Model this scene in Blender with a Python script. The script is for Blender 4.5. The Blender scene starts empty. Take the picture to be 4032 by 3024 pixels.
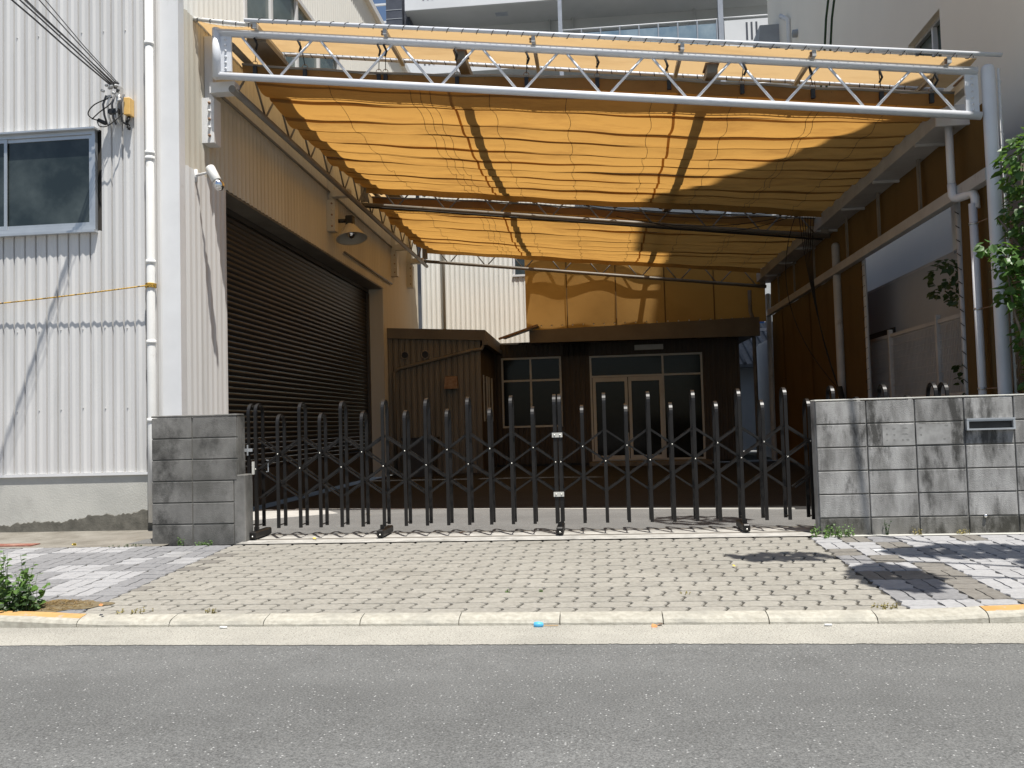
import bpy, bmesh, math, random
from mathutils import Vector, Matrix
random.seed(7)
R=math.radians
SC=bpy.context.scene
COL=SC.collection
# ------------------------------------------------------------------ camera
CAM_Z=1.03
yaw,pit,rol=.0979196,.0467163,.0278435
F=Vector((-math.sin(yaw)*math.cos(pit),math.cos(yaw)*math.cos(pit),math.sin(pit)))
R0=Vector((math.cos(yaw),math.sin(yaw),0)); U0=R0.cross(F)
CR=math.cos(rol)*R0-math.sin(rol)*U0; CU=math.sin(rol)*R0+math.cos(rol)*U0
cd=bpy.data.cameras.new('camera'); cam=bpy.data.objects.new('camera',cd); COL.objects.link(cam)
cd.sensor_width=36; cd.lens=36*3351.19/4032; cd.clip_end=900; cd.clip_start=.05
m=Matrix((CR,CU,-F)).transposed().to_4x4(); m.translation=(0,0,CAM_Z); cam.matrix_world=m
SC.camera=cam
SC.render.resolution_x=1024; SC.render.resolution_y=768
# ------------------------------------------------------------------ sky and sun
SUN=Vector((-.185,.30,-1)).normalized()
W=bpy.data.worlds.new('World'); SC.world=W; W.use_nodes=True
nt=W.node_tree; sky=nt.nodes.new('ShaderNodeTexSky'); sky.sky_type='NISHITA'; sky.sun_disc=False
sky.sun_elevation=R(70.5); sky.sun_rotation=math.atan2(.185,-.30); sky.air_density=1.0; sky.dust_density=1.2; sky.ozone_density=1.6
bg=nt.nodes['Background']; bg.inputs[1].default_value=.075
nt.links.new(sky.outputs[0],bg.inputs[0])
sl=bpy.data.lights.new('sun','SUN'); sl.energy=5.0; sl.angle=R(.55); sl.color=(1,.965,.90)
so=bpy.data.objects.new('sun',sl); COL.objects.link(so); so.rotation_euler=SUN.to_track_quat('-Z','Y').to_euler(); so.location=(6,-10,30)
vs=SC.view_settings; vs.view_transform='Standard'; vs.look='None'; vs.exposure=.45; vs.gamma=1; vs.use_curve_mapping=False
try:
    SC.cycles.max_bounces=8; SC.cycles.transmission_bounces=6; SC.cycles.transparent_max_bounces=8; SC.cycles.diffuse_bounces=5
except Exception: pass

# ------------------------------------------------------------------ material helpers
MATS={}
def mat(name,c1,c2=None,scale=4.,detail=5.,rough=.7,lo=.35,hi=.65,bump=0.,bscale=60.,metal=0.,stretch=(1,1,1),
        c3=None,s3=1.,lo3=.55,hi3=.75,rnd=0.,spec=.4,rnd_hue=0.):
    """colour c1/c2 mixed by noise in world space, optional stain c3 by a second noise, fine bump, per-object brightness change"""
    if name in MATS: return MATS[name]
    M=bpy.data.materials.new(name); M.use_nodes=True; t=M.node_tree; N=t.nodes; L=t.links
    b=N['Principled BSDF']; b.inputs['Roughness'].default_value=rough; b.inputs['Metallic'].default_value=metal
    b.inputs['Specular IOR Level'].default_value=spec
    geo=N.new('ShaderNodeNewGeometry'); mp=N.new('ShaderNodeMapping'); mp.inputs['Scale'].default_value=stretch
    L.new(geo.outputs['Position'],mp.inputs['Vector'])
    c1=tuple(c1)+(1,); c2=(tuple(c2)+(1,)) if c2 else c1
    n=N.new('ShaderNodeTexNoise'); n.inputs['Scale'].default_value=scale; n.inputs['Detail'].default_value=detail; n.inputs['Roughness'].default_value=.62
    L.new(mp.outputs[0],n.inputs['Vector'])
    r=N.new('ShaderNodeMapRange'); r.inputs[1].default_value=lo; r.inputs[2].default_value=hi; L.new(n.outputs[0],r.inputs[0])
    mx=N.new('ShaderNodeMix'); mx.data_type='RGBA'; mx.inputs[6].default_value=c1; mx.inputs[7].default_value=c2; L.new(r.outputs[0],mx.inputs[0])
    out=mx.outputs[2]
    if c3:
        n3=N.new('ShaderNodeTexNoise'); n3.inputs['Scale'].default_value=s3; n3.inputs['Detail'].default_value=6; n3.inputs['Roughness'].default_value=.68
        L.new(mp.outputs[0],n3.inputs['Vector'])
        r3=N.new('ShaderNodeMapRange'); r3.inputs[1].default_value=lo3; r3.inputs[2].default_value=hi3; L.new(n3.outputs[0],r3.inputs[0])
        m3=N.new('ShaderNodeMix'); m3.data_type='RGBA'; m3.inputs[7].default_value=tuple(c3)+(1,); L.new(r3.outputs[0],m3.inputs[0]); L.new(out,m3.inputs[6]); out=m3.outputs[2]
    if rnd:
        oi=N.new('ShaderNodeObjectInfo'); rr=N.new('ShaderNodeMapRange'); rr.inputs[3].default_value=1-rnd; rr.inputs[4].default_value=1+rnd; L.new(oi.outputs['Random'],rr.inputs[0])
        h=N.new('ShaderNodeHueSaturation'); L.new(rr.outputs[0],h.inputs['Value']); L.new(out,h.inputs['Color']); out=h.outputs[0]
    L.new(out,b.inputs['Base Color'])
    if bump:
        nb=N.new('ShaderNodeTexNoise'); nb.inputs['Scale'].default_value=bscale; nb.inputs['Detail'].default_value=4; L.new(geo.outputs['Position'],nb.inputs['Vector'])
        bp=N.new('ShaderNodeBump'); bp.inputs['Strength'].default_value=bump; bp.inputs['Distance'].default_value=.01; L.new(nb.outputs[0],bp.inputs['Height']); L.new(bp.outputs[0],b.inputs['Normal'])
    MATS[name]=M; return M
def mat_fabric(name,col,trans,dirt=(.3,.2,.1),amount=.5,tw=.5,sc=1.3):
    M=bpy.data.materials.new(name); M.use_nodes=True; t=M.node_tree; N=t.nodes; L=t.links
    for n in list(N):
        if n.type!='OUTPUT_MATERIAL': N.remove(n)
    o=[n for n in N if n.type=='OUTPUT_MATERIAL'][0]
    geo=N.new('ShaderNodeNewGeometry')
    n=N.new('ShaderNodeTexNoise'); n.inputs['Scale'].default_value=sc; n.inputs['Detail'].default_value=7; n.inputs['Roughness'].default_value=.7
    mp=N.new('ShaderNodeMapping'); mp.inputs['Scale'].default_value=(.6,2.2,1); L.new(geo.outputs['Position'],mp.inputs[0]); L.new(mp.outputs[0],n.inputs['Vector'])
    r=N.new('ShaderNodeMapRange'); r.inputs[1].default_value=.48; r.inputs[2].default_value=.8; r.inputs[4].default_value=amount; L.new(n.outputs[0],r.inputs[0])
    def mk(c):
        mx=N.new('ShaderNodeMix'); mx.data_type='RGBA'; mx.inputs[6].default_value=tuple(c)+(1,); mx.inputs[7].default_value=tuple(a*b for a,b in zip(c,dirt))+(1,); L.new(r.outputs[0],mx.inputs[0]); return mx.outputs[2]
    d=N.new('ShaderNodeBsdfDiffuse'); tr=N.new('ShaderNodeBsdfTranslucent'); L.new(mk(col),d.inputs[0]); L.new(mk(trans),tr.inputs[0])
    ms=N.new('ShaderNodeMixShader'); ms.inputs[0].default_value=tw; L.new(d.outputs[0],ms.inputs[1]); L.new(tr.outputs[0],ms.inputs[2]); L.new(ms.outputs[0],o.inputs[0])
    MATS[name]=M; return M
def mat_leaf(name,c,t,rnd=.3):
    M=bpy.data.materials.new(name); M.use_nodes=True; tr=M.node_tree; N=tr.nodes; L=tr.links
    b=N['Principled BSDF']; b.inputs['Roughness'].default_value=.42; b.inputs['Specular IOR Level'].default_value=.45
    o=[n for n in N if n.type=='OUTPUT_MATERIAL'][0]
    geo=N.new('ShaderNodeNewGeometry'); wn=N.new('ShaderNodeTexNoise'); wn.inputs['Scale'].default_value=9; L.new(geo.outputs['Position'],wn.inputs['Vector'])
    r=N.new('ShaderNodeMapRange'); r.inputs[1].default_value=.3; r.inputs[2].default_value=.7; L.new(wn.outputs[0],r.inputs[0])
    mx=N.new('ShaderNodeMix'); mx.data_type='RGBA'; mx.inputs[6].default_value=tuple(c)+(1,); mx.inputs[7].default_value=tuple(v*1.9 for v in c)+(1,); L.new(r.outputs[0],mx.inputs[0]); L.new(mx.outputs[2],b.inputs['Base Color'])
    tl=N.new('ShaderNodeBsdfTranslucent'); tl.inputs[0].default_value=tuple(t)+(1,)
    ms=N.new('ShaderNodeMixShader'); ms.inputs[0].default_value=.35; L.new(b.outputs[0],ms.inputs[1]); L.new(tl.outputs[0],ms.inputs[2]); L.new(ms.outputs[0],o.inputs[0])
    MATS[name]=M; return M
def mat_asphalt(name,base,lo,hi,fleck,fl=.70):
    M=bpy.data.materials.new(name); M.use_nodes=True; t=M.node_tree; N=t.nodes; L=t.links; b=N['Principled BSDF']; b.inputs['Roughness'].default_value=.85; b.inputs['Specular IOR Level'].default_value=.25
    geo=N.new('ShaderNodeNewGeometry')
    def noise(s,d,rg=.6):
        n=N.new('ShaderNodeTexNoise'); n.inputs['Scale'].default_value=s; n.inputs['Detail'].default_value=d; n.inputs['Roughness'].default_value=rg; L.new(geo.outputs['Position'],n.inputs['Vector']); return n.outputs[0]
    def mr(x,a,bb,c=0,d=1):
        r=N.new('ShaderNodeMapRange'); r.inputs[1].default_value=a; r.inputs[2].default_value=bb; r.inputs[3].default_value=c; r.inputs[4].default_value=d; L.new(x,r.inputs[0]); return r.outputs[0]
    def mix(f,a,bcol):
        m=N.new('ShaderNodeMix'); m.data_type='RGBA'; L.new(f,m.inputs[0])
        for s,v in ((6,a),(7,bcol)):
            if isinstance(v,tuple): m.inputs[s].default_value=v+(1,)
            else: L.new(v,m.inputs[s])
        return m.outputs[2]
    a=mix(mr(noise(105,5,.8),.33,.67),lo,hi)
    mp=N.new('ShaderNodeMapping'); mp.inputs['Scale'].default_value=(.12,1.3,1); L.new(geo.outputs['Position'],mp.inputs[0])
    tn=N.new('ShaderNodeTexNoise'); tn.inputs['Scale'].default_value=1.2; tn.inputs['Detail'].default_value=5; L.new(mp.outputs[0],tn.inputs['Vector'])
    b1=mix(mr(noise(2.2,7,.7),.35,.7),tuple(v*.80 for v in base),base)
    b2=mix(mr(tn.outputs[0],.38,.68),tuple(v*.84 for v in base),base)
    bm_=N.new('ShaderNodeMix'); bm_.data_type='RGBA'; bm_.blend_type='MULTIPLY'; bm_.inputs[0].default_value=1; L.new(b1,bm_.inputs[6]); L.new(b2,bm_.inputs[7]); big=bm_.outputs[2]
    mm=N.new('ShaderNodeMix'); mm.data_type='RGBA'; mm.blend_type='MULTIPLY'; mm.inputs[0].default_value=1; L.new(a,mm.inputs[6]); L.new(big,mm.inputs[7])
    vo=N.new('ShaderNodeTexVoronoi'); vo.inputs['Scale'].default_value=92; L.new(geo.outputs['Position'],vo.inputs['Vector'])
    sp=N.new('ShaderNodeSeparateColor'); L.new(vo.outputs['Color'],sp.inputs[0])
    g=N.new('ShaderNodeMath'); g.operation='MULTIPLY'; L.new(mr(sp.outputs[0],fl,fl+.04),g.inputs[0]); L.new(mr(vo.outputs['Distance'],.42,.28),g.inputs[1])
    c=mix(g.outputs[0],mm.outputs[2],fleck)
    L.new(c,b.inputs['Base Color'])
    bp=N.new('ShaderNodeBump'); bp.inputs['Strength'].default_value=.55; bp.inputs['Distance'].default_value=.006; L.new(noise(160,3,.7),bp.inputs['Height']); L.new(bp.outputs[0],b.inputs['Normal'])
    MATS[name]=M; return M
def mat_glass(name,col=(.02,.028,.028),rough=.08,dirty=(.10,.12,.115)):
    M=mat(name,col,dirty,scale=1.3,lo=.45,hi=.85,rough=rough,spec=.6); return M

# ------------------------------------------------------------------ mesh helpers
class MB:
    def __init__(s): s.v=[]; s.f=[]; s.smooth=set()
    def box(s,x0,y0,z0,x1,y1,z1):
        if x0>x1:x0,x1=x1,x0
        if y0>y1:y0,y1=y1,y0
        if z0>z1:z0,z1=z1,z0
        o=len(s.v); s.v+=[(x0,y0,z0),(x1,y0,z0),(x1,y1,z0),(x0,y1,z0),(x0,y0,z1),(x1,y0,z1),(x1,y1,z1),(x0,y1,z1)]
        s.f+=[tuple(o+i for i in q) for q in ((0,3,2,1),(4,5,6,7),(0,1,5,4),(1,2,6,5),(2,3,7,6),(3,0,4,7))]; return s
    def hexa(s,p):
        o=len(s.v); s.v+=[tuple(q) for q in p]
        s.f+=[tuple(o+i for i in q) for q in ((0,3,2,1),(4,5,6,7),(0,1,5,4),(1,2,6,5),(2,3,7,6),(3,0,4,7))]; return s
    def tube(s,pts,r,n=8,cap=True,smooth=True):
        pts=[Vector(p) for p in pts]; k=len(pts); rs=r if isinstance(r,(list,tuple)) else [r]*k
        t0=(pts[1]-pts[0]).normalized(); a=Vector((0,0,1)) if abs(t0.z)<.9 else Vector((1,0,0)); u=t0.cross(a).normalized()
        o=len(s.v)
        for i,p in enumerate(pts):
            t=((pts[min(i+1,k-1)]-p).normalized()+(p-pts[max(i-1,0)]).normalized()).normalized() if 0<i<k-1 else ((pts[1]-pts[0]) if i==0 else (pts[-1]-pts[-2])).normalized()
            u=(u-t*u.dot(t)).normalized(); w=t.cross(u)
            for j in range(n):
                an=2*math.pi*j/n; s.v.append(tuple(p+(u*math.cos(an)+w*math.sin(an))*rs[i]))
        f0=len(s.f)
        for i in range(k-1):
            for j in range(n):
                a_=o+i*n+j; b_=o+i*n+(j+1)%n; s.f.append((a_,b_,b_+n,a_+n))
        if smooth: s.smooth.update(range(f0,len(s.f)))
        if cap: s.f.append(tuple(o+j for j in reversed(range(n)))); s.f.append(tuple(o+(k-1)*n+j for j in range(n)))
        return s
    def bar(s,pts,w,h,up=(0,0,1)):
        """rectangular section swept along a line: w across, h along 'up'"""
        pts=[Vector(p) for p in pts]; k=len(pts); up=Vector(up); o=len(s.v)
        for i,p in enumerate(pts):
            t=(pts[min(i+1,k-1)]-pts[max(i-1,0)]).normalized(); a=t.cross(up).normalized(); b=a.cross(t).normalized()
            for da,db in ((-1,-1),(1,-1),(1,1),(-1,1)): s.v.append(tuple(p+a*da*w/2+b*db*h/2))
        for i in range(k-1):
            for j in range(4): s.f.append((o+i*4+j,o+i*4+(j+1)%4,o+i*4+4+(j+1)%4,o+i*4+4+j))
        s.f.append((o+3,o+2,o+1,o)); e=o+(k-1)*4; s.f.append((e,e+1,e+2,e+3)); return s
    def grid(s,nx,ny,fn,smooth=True,thick=0):
        o=len(s.v); f0=len(s.f)
        for j in range(ny+1):
            for i in range(nx+1): s.v.append(tuple(fn(i/nx,j/ny)))
        for j in range(ny):
            for i in range(nx):
                a=o+j*(nx+1)+i; s.f.append((a,a+1,a+nx+2,a+nx+1))
        if smooth: s.smooth.update(range(f0,len(s.f)))
        return s
    def lathe(s,prof,c,n=16,axis=(0,0,1),x=(1,0,0)):
        ax=Vector(axis).normalized(); u=Vector(x) if abs(ax.x)<.9 else Vector((0,0,1)); u=(u-ax*u.dot(ax)).normalized(); w=ax.cross(u); c=Vector(c); o=len(s.v); f0=len(s.f)
        for r,h in prof:
            for j in range(n):
                a=2*math.pi*j/n; s.v.append(tuple(c+ax*h+(u*math.cos(a)+w*math.sin(a))*r))
        for i in range(len(prof)-1):
            for j in range(n): s.f.append((o+i*n+j,o+i*n+(j+1)%n,o+(i+1)*n+(j+1)%n,o+(i+1)*n+j))
        s.smooth.update(range(f0,len(s.f))); return s
    def mesh(s,name):
        me=bpy.data.meshes.new(name); me.from_pydata(s.v,[],s.f); 
        for i in s.smooth: me.polygons[i].use_smooth=True
        me.update(); return me
    def build(s,name,m,parent=None,loc=None,bevel=0):
        me=s.mesh(name)
        if bevel:
            bm=bmesh.new(); bm.from_mesh(me); bmesh.ops.bevel(bm,geom=[e for e in bm.edges],offset=bevel,segments=1,affect='EDGES',profile=.5); bm.to_mesh(me); bm.free()
        return link(name,me,m,parent,loc)
def mname(m): return MATS[m] if isinstance(m,str) else m
def link(name,me,m,parent=None,loc=None):
    o=bpy.data.objects.new(name,me); COL.objects.link(o)
    if m is not None and not me.materials: me.materials.append(mname(m))
    if parent: o.parent=parent
    if loc: o.location=loc
    return o
def thing(name,label,cat,loc=(0,0,0),group=None):
    o=bpy.data.objects.new(name,None); COL.objects.link(o); o.empty_display_size=.1
    o['label']=label; o['category']=cat
    if group: o['group']=group
    o['base']=1
    BASE[o.name]=Vector(loc); return o
BASE={}
def tag(o,label,cat,group=None,kind=None):
    if label:o['label']=label
    if cat:o['category']=cat
    if group:o['group']=group
    if kind:o['kind']=kind
    return o
def struct(o): o['kind']='structure'; return o

# ------------------------------------------------------------------ materials
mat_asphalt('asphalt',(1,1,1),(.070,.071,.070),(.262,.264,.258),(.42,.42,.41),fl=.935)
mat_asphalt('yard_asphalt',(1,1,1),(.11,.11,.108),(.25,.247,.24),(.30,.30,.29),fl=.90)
mat_asphalt('gutter_conc',(1,1,1),(.22,.208,.18),(.60,.58,.515),(.14,.13,.115),fl=.88)
mat('conc_found',(.44,.435,.40),(.55,.54,.495),scale=1.6,c3=(.28,.275,.255),s3=.8,lo3=.5,hi3=.75,rough=.9,bump=.25)
mat('conc_dirty',(.15,.135,.11),(.25,.232,.20),scale=3,c3=(.12,.11,.095),s3=1.5,rough=.95,bump=.4)
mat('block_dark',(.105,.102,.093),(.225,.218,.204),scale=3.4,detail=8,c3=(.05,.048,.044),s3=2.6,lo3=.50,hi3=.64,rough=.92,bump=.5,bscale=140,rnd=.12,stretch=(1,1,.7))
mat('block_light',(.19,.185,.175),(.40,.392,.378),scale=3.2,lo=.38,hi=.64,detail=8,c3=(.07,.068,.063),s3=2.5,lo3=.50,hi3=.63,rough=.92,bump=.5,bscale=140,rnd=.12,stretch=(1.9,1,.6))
mat('block_foot',(.13,.125,.11),(.27,.262,.245),scale=3.5,detail=8,c3=(.05,.048,.04),s3=3,lo3=.46,hi3=.6,rough=.95,bump=.5,bscale=140,stretch=(1.4,1,.6))
mat('mortar',(.16,.155,.14),(.24,.23,.21),scale=9,rough=.95)
mat('conc_step',(.30,.29,.265),(.43,.415,.385),scale=7,c3=(.12,.115,.10),s3=3,rough=.95,bump=.4)
mat('render_patch',(.36,.35,.33),(.44,.43,.41),scale=4,rough=.95)
mat('white_siding',(.60,.59,.575),(.68,.67,.655),scale=.9,c3=(.47,.465,.45),s3=.8,lo3=.52,hi3=.80,stretch=(4,4,.28),rough=.45)
mat('cream_shaded_siding',(.50,.465,.39),(.56,.525,.445),scale=.8,c3=(.46,.41,.33),s3=.7,lo3=.6,hi3=.85,stretch=(3,3,.3),rough=.5)  # darkened to put canopy shade into the side wall; plain cream on fittings
mat('sunlit_siding',(.80,.79,.74),(.84,.83,.78),scale=1,rough=.5)  # siding lightened: strong sun on upper and rear walls put into the colour
mat('white_trim',(.68,.68,.68),(.74,.74,.74),scale=2,c3=(.5,.48,.44),s3=2.2,lo3=.62,hi3=.8,rough=.45)
mat('pipe_white',(.70,.69,.66),(.76,.75,.72),scale=3,c3=(.45,.42,.37),s3=3,lo3=.66,hi3=.82,rough=.4)
mat('steel_white',(.66,.68,.72),(.74,.755,.785),scale=2,c3=(.42,.36,.30),s3=6,lo3=.68,hi3=.8,rough=.38)
mat('steel_grey',(.40,.40,.40),(.50,.50,.49),scale=2.5,c3=(.24,.20,.16),s3=4,lo3=.6,hi3=.8,rough=.5)
mat('steel_brown',(.17,.15,.125),(.24,.215,.18),scale=2.5,c3=(.15,.11,.08),s3=4,lo3=.6,hi3=.8,rough=.55)
mat('rusty',(.22,.12,.07),(.35,.25,.17),scale=14,rough=.9)
mat('alu',(.50,.52,.54),(.58,.60,.62),scale=3,rough=.35,metal=.6)
mat('alu_dull',(.52,.51,.47),(.60,.59,.54),scale=3,rough=.5)
mat('shutter',(.019,.0175,.017),(.030,.028,.027),scale=1.2,stretch=(1,.6,3),rough=.42,metal=.3)
mat('shutter_frame',(.05,.046,.041),(.07,.064,.057),scale=2,rough=.55)
mat('gate_bronze',(.009,.008,.0075),(.015,.0135,.0125),scale=6,rough=.4,metal=.0,spec=.35)
mat('bolt',(.55,.54,.5),rough=.35,metal=.8)
mat('chrome',(.8,.8,.8),rough=.12,metal=1)
mat('black_plastic',(.015,.015,.015),(.03,.03,.03),scale=8,rough=.5)
mat('black_cord',(.02,.018,.016),rough=.8)
mat('grey_cable',(.10,.10,.105),rough=.6)
mat('yellow_box',(.70,.42,.12),(.78,.52,.2),scale=10,rough=.5)
mat('yellow_rope',(.60,.36,.06),(.05,.04,.03),scale=55,lo=.52,hi=.56,rough=.9)
mat('yellow_paint',(.42,.235,.075),(.50,.30,.12),scale=6,c3=(.35,.32,.28),s3=9,lo3=.56,hi3=.64,rough=.8)
mat('kerb_conc',(.33,.31,.26),(.44,.42,.36),scale=26,c3=(.26,.25,.22),s3=2.2,lo3=.52,hi3=.75,rough=.95,bump=.4,bscale=120,rnd=.05)
mat('paver_beige',(.238,.224,.194),(.305,.289,.254),scale=30,c3=(.20,.185,.155),s3=.9,lo3=.55,hi3=.8,rough=.92,bump=.3,bscale=160,rnd=.07)
mat('paver_grey',(.192,.190,.194),(.245,.243,.247),scale=30,rough=.92,bump=.3,bscale=160,rnd=.10)
mat('paver_light',(.295,.293,.297),(.36,.357,.36),scale=30,c3=(.25,.245,.24),s3=1.2,rough=.92,bump=.3,bscale=160,rnd=.06)
mat('paver_dark',(.155,.142,.125),(.20,.188,.168),scale=30,rough=.92,bump=.3,bscale=160,rnd=.08)
mat('joint_soil',(.045,.041,.033),(.075,.068,.055),scale=20,rough=1)
mat('pent',(.24,.20,.15),(.3,.26,.2),scale=3,rough=.7)
mat('office_wall',(.060,.047,.035),(.085,.068,.05),scale=1.5,stretch=(2,2,.4),rough=.6)
mat('office_fascia',(.13,.11,.082),(.165,.14,.108),scale=2,rough=.6)
mat('beige_wall',(.84,.785,.675),(.88,.825,.715),scale=.7,c3=(.76,.705,.60),s3=.35,stretch=(1,1,.5),lo3=.55,hi3=.9,rough=.85,bump=.1,bscale=40)
mat('shaded_base_wall',(.36,.38,.40),(.41,.425,.44),scale=.6,rough=.85)  # lower neighbour wall: its bluish shade is put into the colour
mat('apt_white',(.66,.67,.68),(.72,.73,.74),scale=.5,rough=.7)
mat('apt_grey',(.44,.455,.455),(.50,.51,.51),scale=.6,rough=.85)
mat('apt_dark',(.055,.062,.08),(.08,.088,.11),scale=3,rough=.5)
mat('apt_line',(.40,.42,.45),rough=.6)
mat('apt_steel',(.30,.33,.38),(.36,.39,.44),scale=3,rough=.5)
mat('apt_glass',(.14,.22,.30),(.30,.38,.44),scale=.9,rough=.18,spec=.6)
mat_glass('glass_dark'); mat_glass('glass_green',(.075,.105,.10),.15,(.16,.20,.19))
mat('door_glass',(.008,.009,.009),(.014,.015,.015),scale=2,rough=.10,spec=.18)
mat('duct_grey',(.30,.32,.34),(.36,.38,.40),scale=2,rough=.5)
mat('soil',(.13,.10,.06),(.2,.16,.09),scale=20,rough=1,bump=.5)
mat('straw',(.34,.24,.10),(.20,.13,.06),scale=30,rough=1)
mat('bark',(.11,.09,.07),(.17,.14,.11),scale=14,rough=.95,bump=.5)
mat('tile_roof',(.10,.105,.11),(.15,.155,.16),scale=5,rough=.6)
mat('dead_leaf',(.42,.16,.06),(.5,.3,.12),scale=30,rough=.8)
mat('yellow_leaf',(.55,.42,.08),rough=.8)
mat('blue_plastic',(.10,.42,.70),rough=.4); mat('wood_stick',(.5,.34,.18),rough=.8); mat('paper_white',(.78,.78,.76),rough=.8)
mat('red_cover',(.23,.085,.06),(.34,.20,.15),scale=7,lo=.45,hi=.6,rough=.9)
mat('tan_board',(.165,.143,.107),(.205,.178,.138),scale=1.2,stretch=(3,3,.3),c3=(.09,.075,.055),s3=.8,rough=.6)
mat_asphalt('inner_shade_asphalt',(1,1,1),(.022,.022,.022),(.048,.047,.046),(.10,.10,.10),fl=.92)  # floor beyond the edging, colour darkened to deepen the shade under the canopy
mat('ground_far',(.2,.2,.19),(.26,.26,.25),scale=1,rough=.95)
mat('bluish',(.08,.2,.5),rough=.6)
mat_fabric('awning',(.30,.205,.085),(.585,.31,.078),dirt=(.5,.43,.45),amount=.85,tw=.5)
mat_fabric('flap',(.46,.34,.19),(.70,.48,.24),dirt=(.6,.5,.4),amount=.6,tw=.46)
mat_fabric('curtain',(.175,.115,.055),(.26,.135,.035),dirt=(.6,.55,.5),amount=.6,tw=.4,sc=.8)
mat_fabric('rear_cloth',(.34,.20,.07),(.52,.26,.055),dirt=(.6,.55,.5),amount=.6,tw=.42,sc=.8)
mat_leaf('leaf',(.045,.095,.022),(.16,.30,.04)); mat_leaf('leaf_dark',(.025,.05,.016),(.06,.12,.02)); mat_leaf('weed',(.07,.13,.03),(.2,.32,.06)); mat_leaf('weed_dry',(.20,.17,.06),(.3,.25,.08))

# ================================================================== THE SETTING
def PZ(y): return .045*(y-7.5)          # pavement rises from the kerb to the gate line
# far ground
struct(MB().grid(1,1,lambda u,v:(-120+240*u,-60+240*v,-.30),False).build('ground','ground_far'))
KY0,KY1=5.03,5.165
RZ=-.158
struct(MB().grid(24,12,lambda u,v:(-16+32*u,-9+13.63*v,RZ+.004+.018*math.sin(math.pi*min(1,max(0,(4.63-(-9+13.63*v))/6.))*.5)-.002),True).build('road','asphalt'))
rg_=[.005*math.sin(i*.023)+.003*math.sin(i*.19)+random.uniform(-.006,.006) for i in range(1201)]
struct(MB().grid(1200,1,lambda u,v:(-6+12*u,(4.605+rg_[int(u*1200+.5)]) if v<.5 else 5.05,RZ+.0055-.001*v),False).build('gutter_strip','gutter_conc'))
# pavement bed
pave=struct(MB().grid(2,2,lambda u,v:(-14+28*u,KY1-.02+(7.52-KY1)*v,PZ(KY1-.02+(7.52-KY1)*v)-.010),False).build('pavement','joint_soil'))
# kerb
kerb=struct(MB().box(-14,KY0+.01,-.32,14,KY1-.01,-.165).build('kerb','kerb_conc'))
def kerb_rise(x):
    def sm(t): t=min(1,max(0,t)); return t*t*(3-2*t)
    return .034*sm((-2.9-x)/1.2)+.030*sm((x-1.6)/1.0)
x=-3.243-.598*9; 
while x<9:
    a,b=x+.003,x+.595; mid=(a+b)/2
    yel = (b<-3.2 and b>-4.6) or (a>2.0 and a<3.3)
    g=MB(); n=6; o=0
    prof=[(KY1,-.20),(KY1,-.104),(KY1-.02,-.101),(KY0+.045,-.112),(KY0+.018,-.122),(KY0+.004,-.140),(KY0,-.20)]
    for i in range(n+1):
        xx=a+(b-a)*i/n
        for (yy,zz) in prof: g.v.append((xx,yy+(.003*random.uniform(-1,1) if zz>-.19 else 0),zz+(kerb_rise(xx) if zz>-.19 else 0)+random.uniform(-.0015,.0015)))
    k=len(prof)
    for i in range(n):
        for j in range(k-1): g.f.append((i*k+j,i*k+j+1,(i+1)*k+j+1,(i+1)*k+j))
    g.f.append(tuple(range(k-1,-1,-1))); g.f.append(tuple(n*k+j for j in range(k)))
    st=g.build('kerb_stone','kerb_conc',kerb)
    if yel:
        st.data.materials.append(MATS['yellow_paint'])
        for i in range(n):
            for j in (1,2): st.data.polygons[i*(k-1)+j].material_index=1
        st['label']='kerb stone with worn yellow paint on top'
    x+=.598
# --- pavers
ROW=.1315; LEN=.2255; GAP=.0062
pav=[]   # (distance, verts outline, material)
def wave(x): return .0045*math.sin(4*math.pi*x/LEN+.6)
def zig(v): return .016*math.sin(2*math.pi*(v-.5))    # v 0..1 across the row
def outline_h(x0,y0,L=LEN,Wd=ROW):
    P=[]; g=GAP/2; n=6
    for i in range(n+1):
        xx=x0+L*i/n; P.append([xx+zig(0),y0+wave(xx)+g])
    for v in (.25,.5,.75): P.append([x0+L+zig(v),y0+Wd*v+wave(x0+L)*(1-v)+wave(x0+L)*v])
    for i in range(n,-1,-1):
        xx=x0+L*i/n; P.append([xx+zig(1),y0+Wd+wave(xx)-g])
    for v in (.75,.5,.25): P.append([x0+zig(v),y0+Wd*v+wave(x0)])
    cx=sum(p[0] for p in P)/len(P)
    return [((p[0]-cx)*(1-2*g/L*2.6)+cx,p[1]) for p in P]
def outline_v(x0,y0,L,Wd):
    # paver turned by a quarter: L across X (short), Wd along Y (long)
    P=[]; g=GAP/2
    ww=lambda t:.004*math.sin(4*math.pi*t+.6); zz=lambda v:.009*math.sin(2*math.pi*(v-.5))
    for v in (0,.25,.5,.75,1): P.append((x0+g+L*v*(1-2*g/L),y0+g+zz(v)))
    for v in (.17,.33,.5,.67,.83): P.append((x0+L-g+ww(v),y0+Wd*v))
    for v in (1,.75,.5,.25,0): P.append((x0+g+L*v*(1-2*g/L),y0+Wd-g+zz(v)))
    for v in (.83,.67,.5,.33,.17): P.append((x0+g+ww(v),y0+Wd*v))
    return P
XL,XR=-3.33,1.76
nrow=18; Y0=7.5-nrow*ROW
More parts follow.
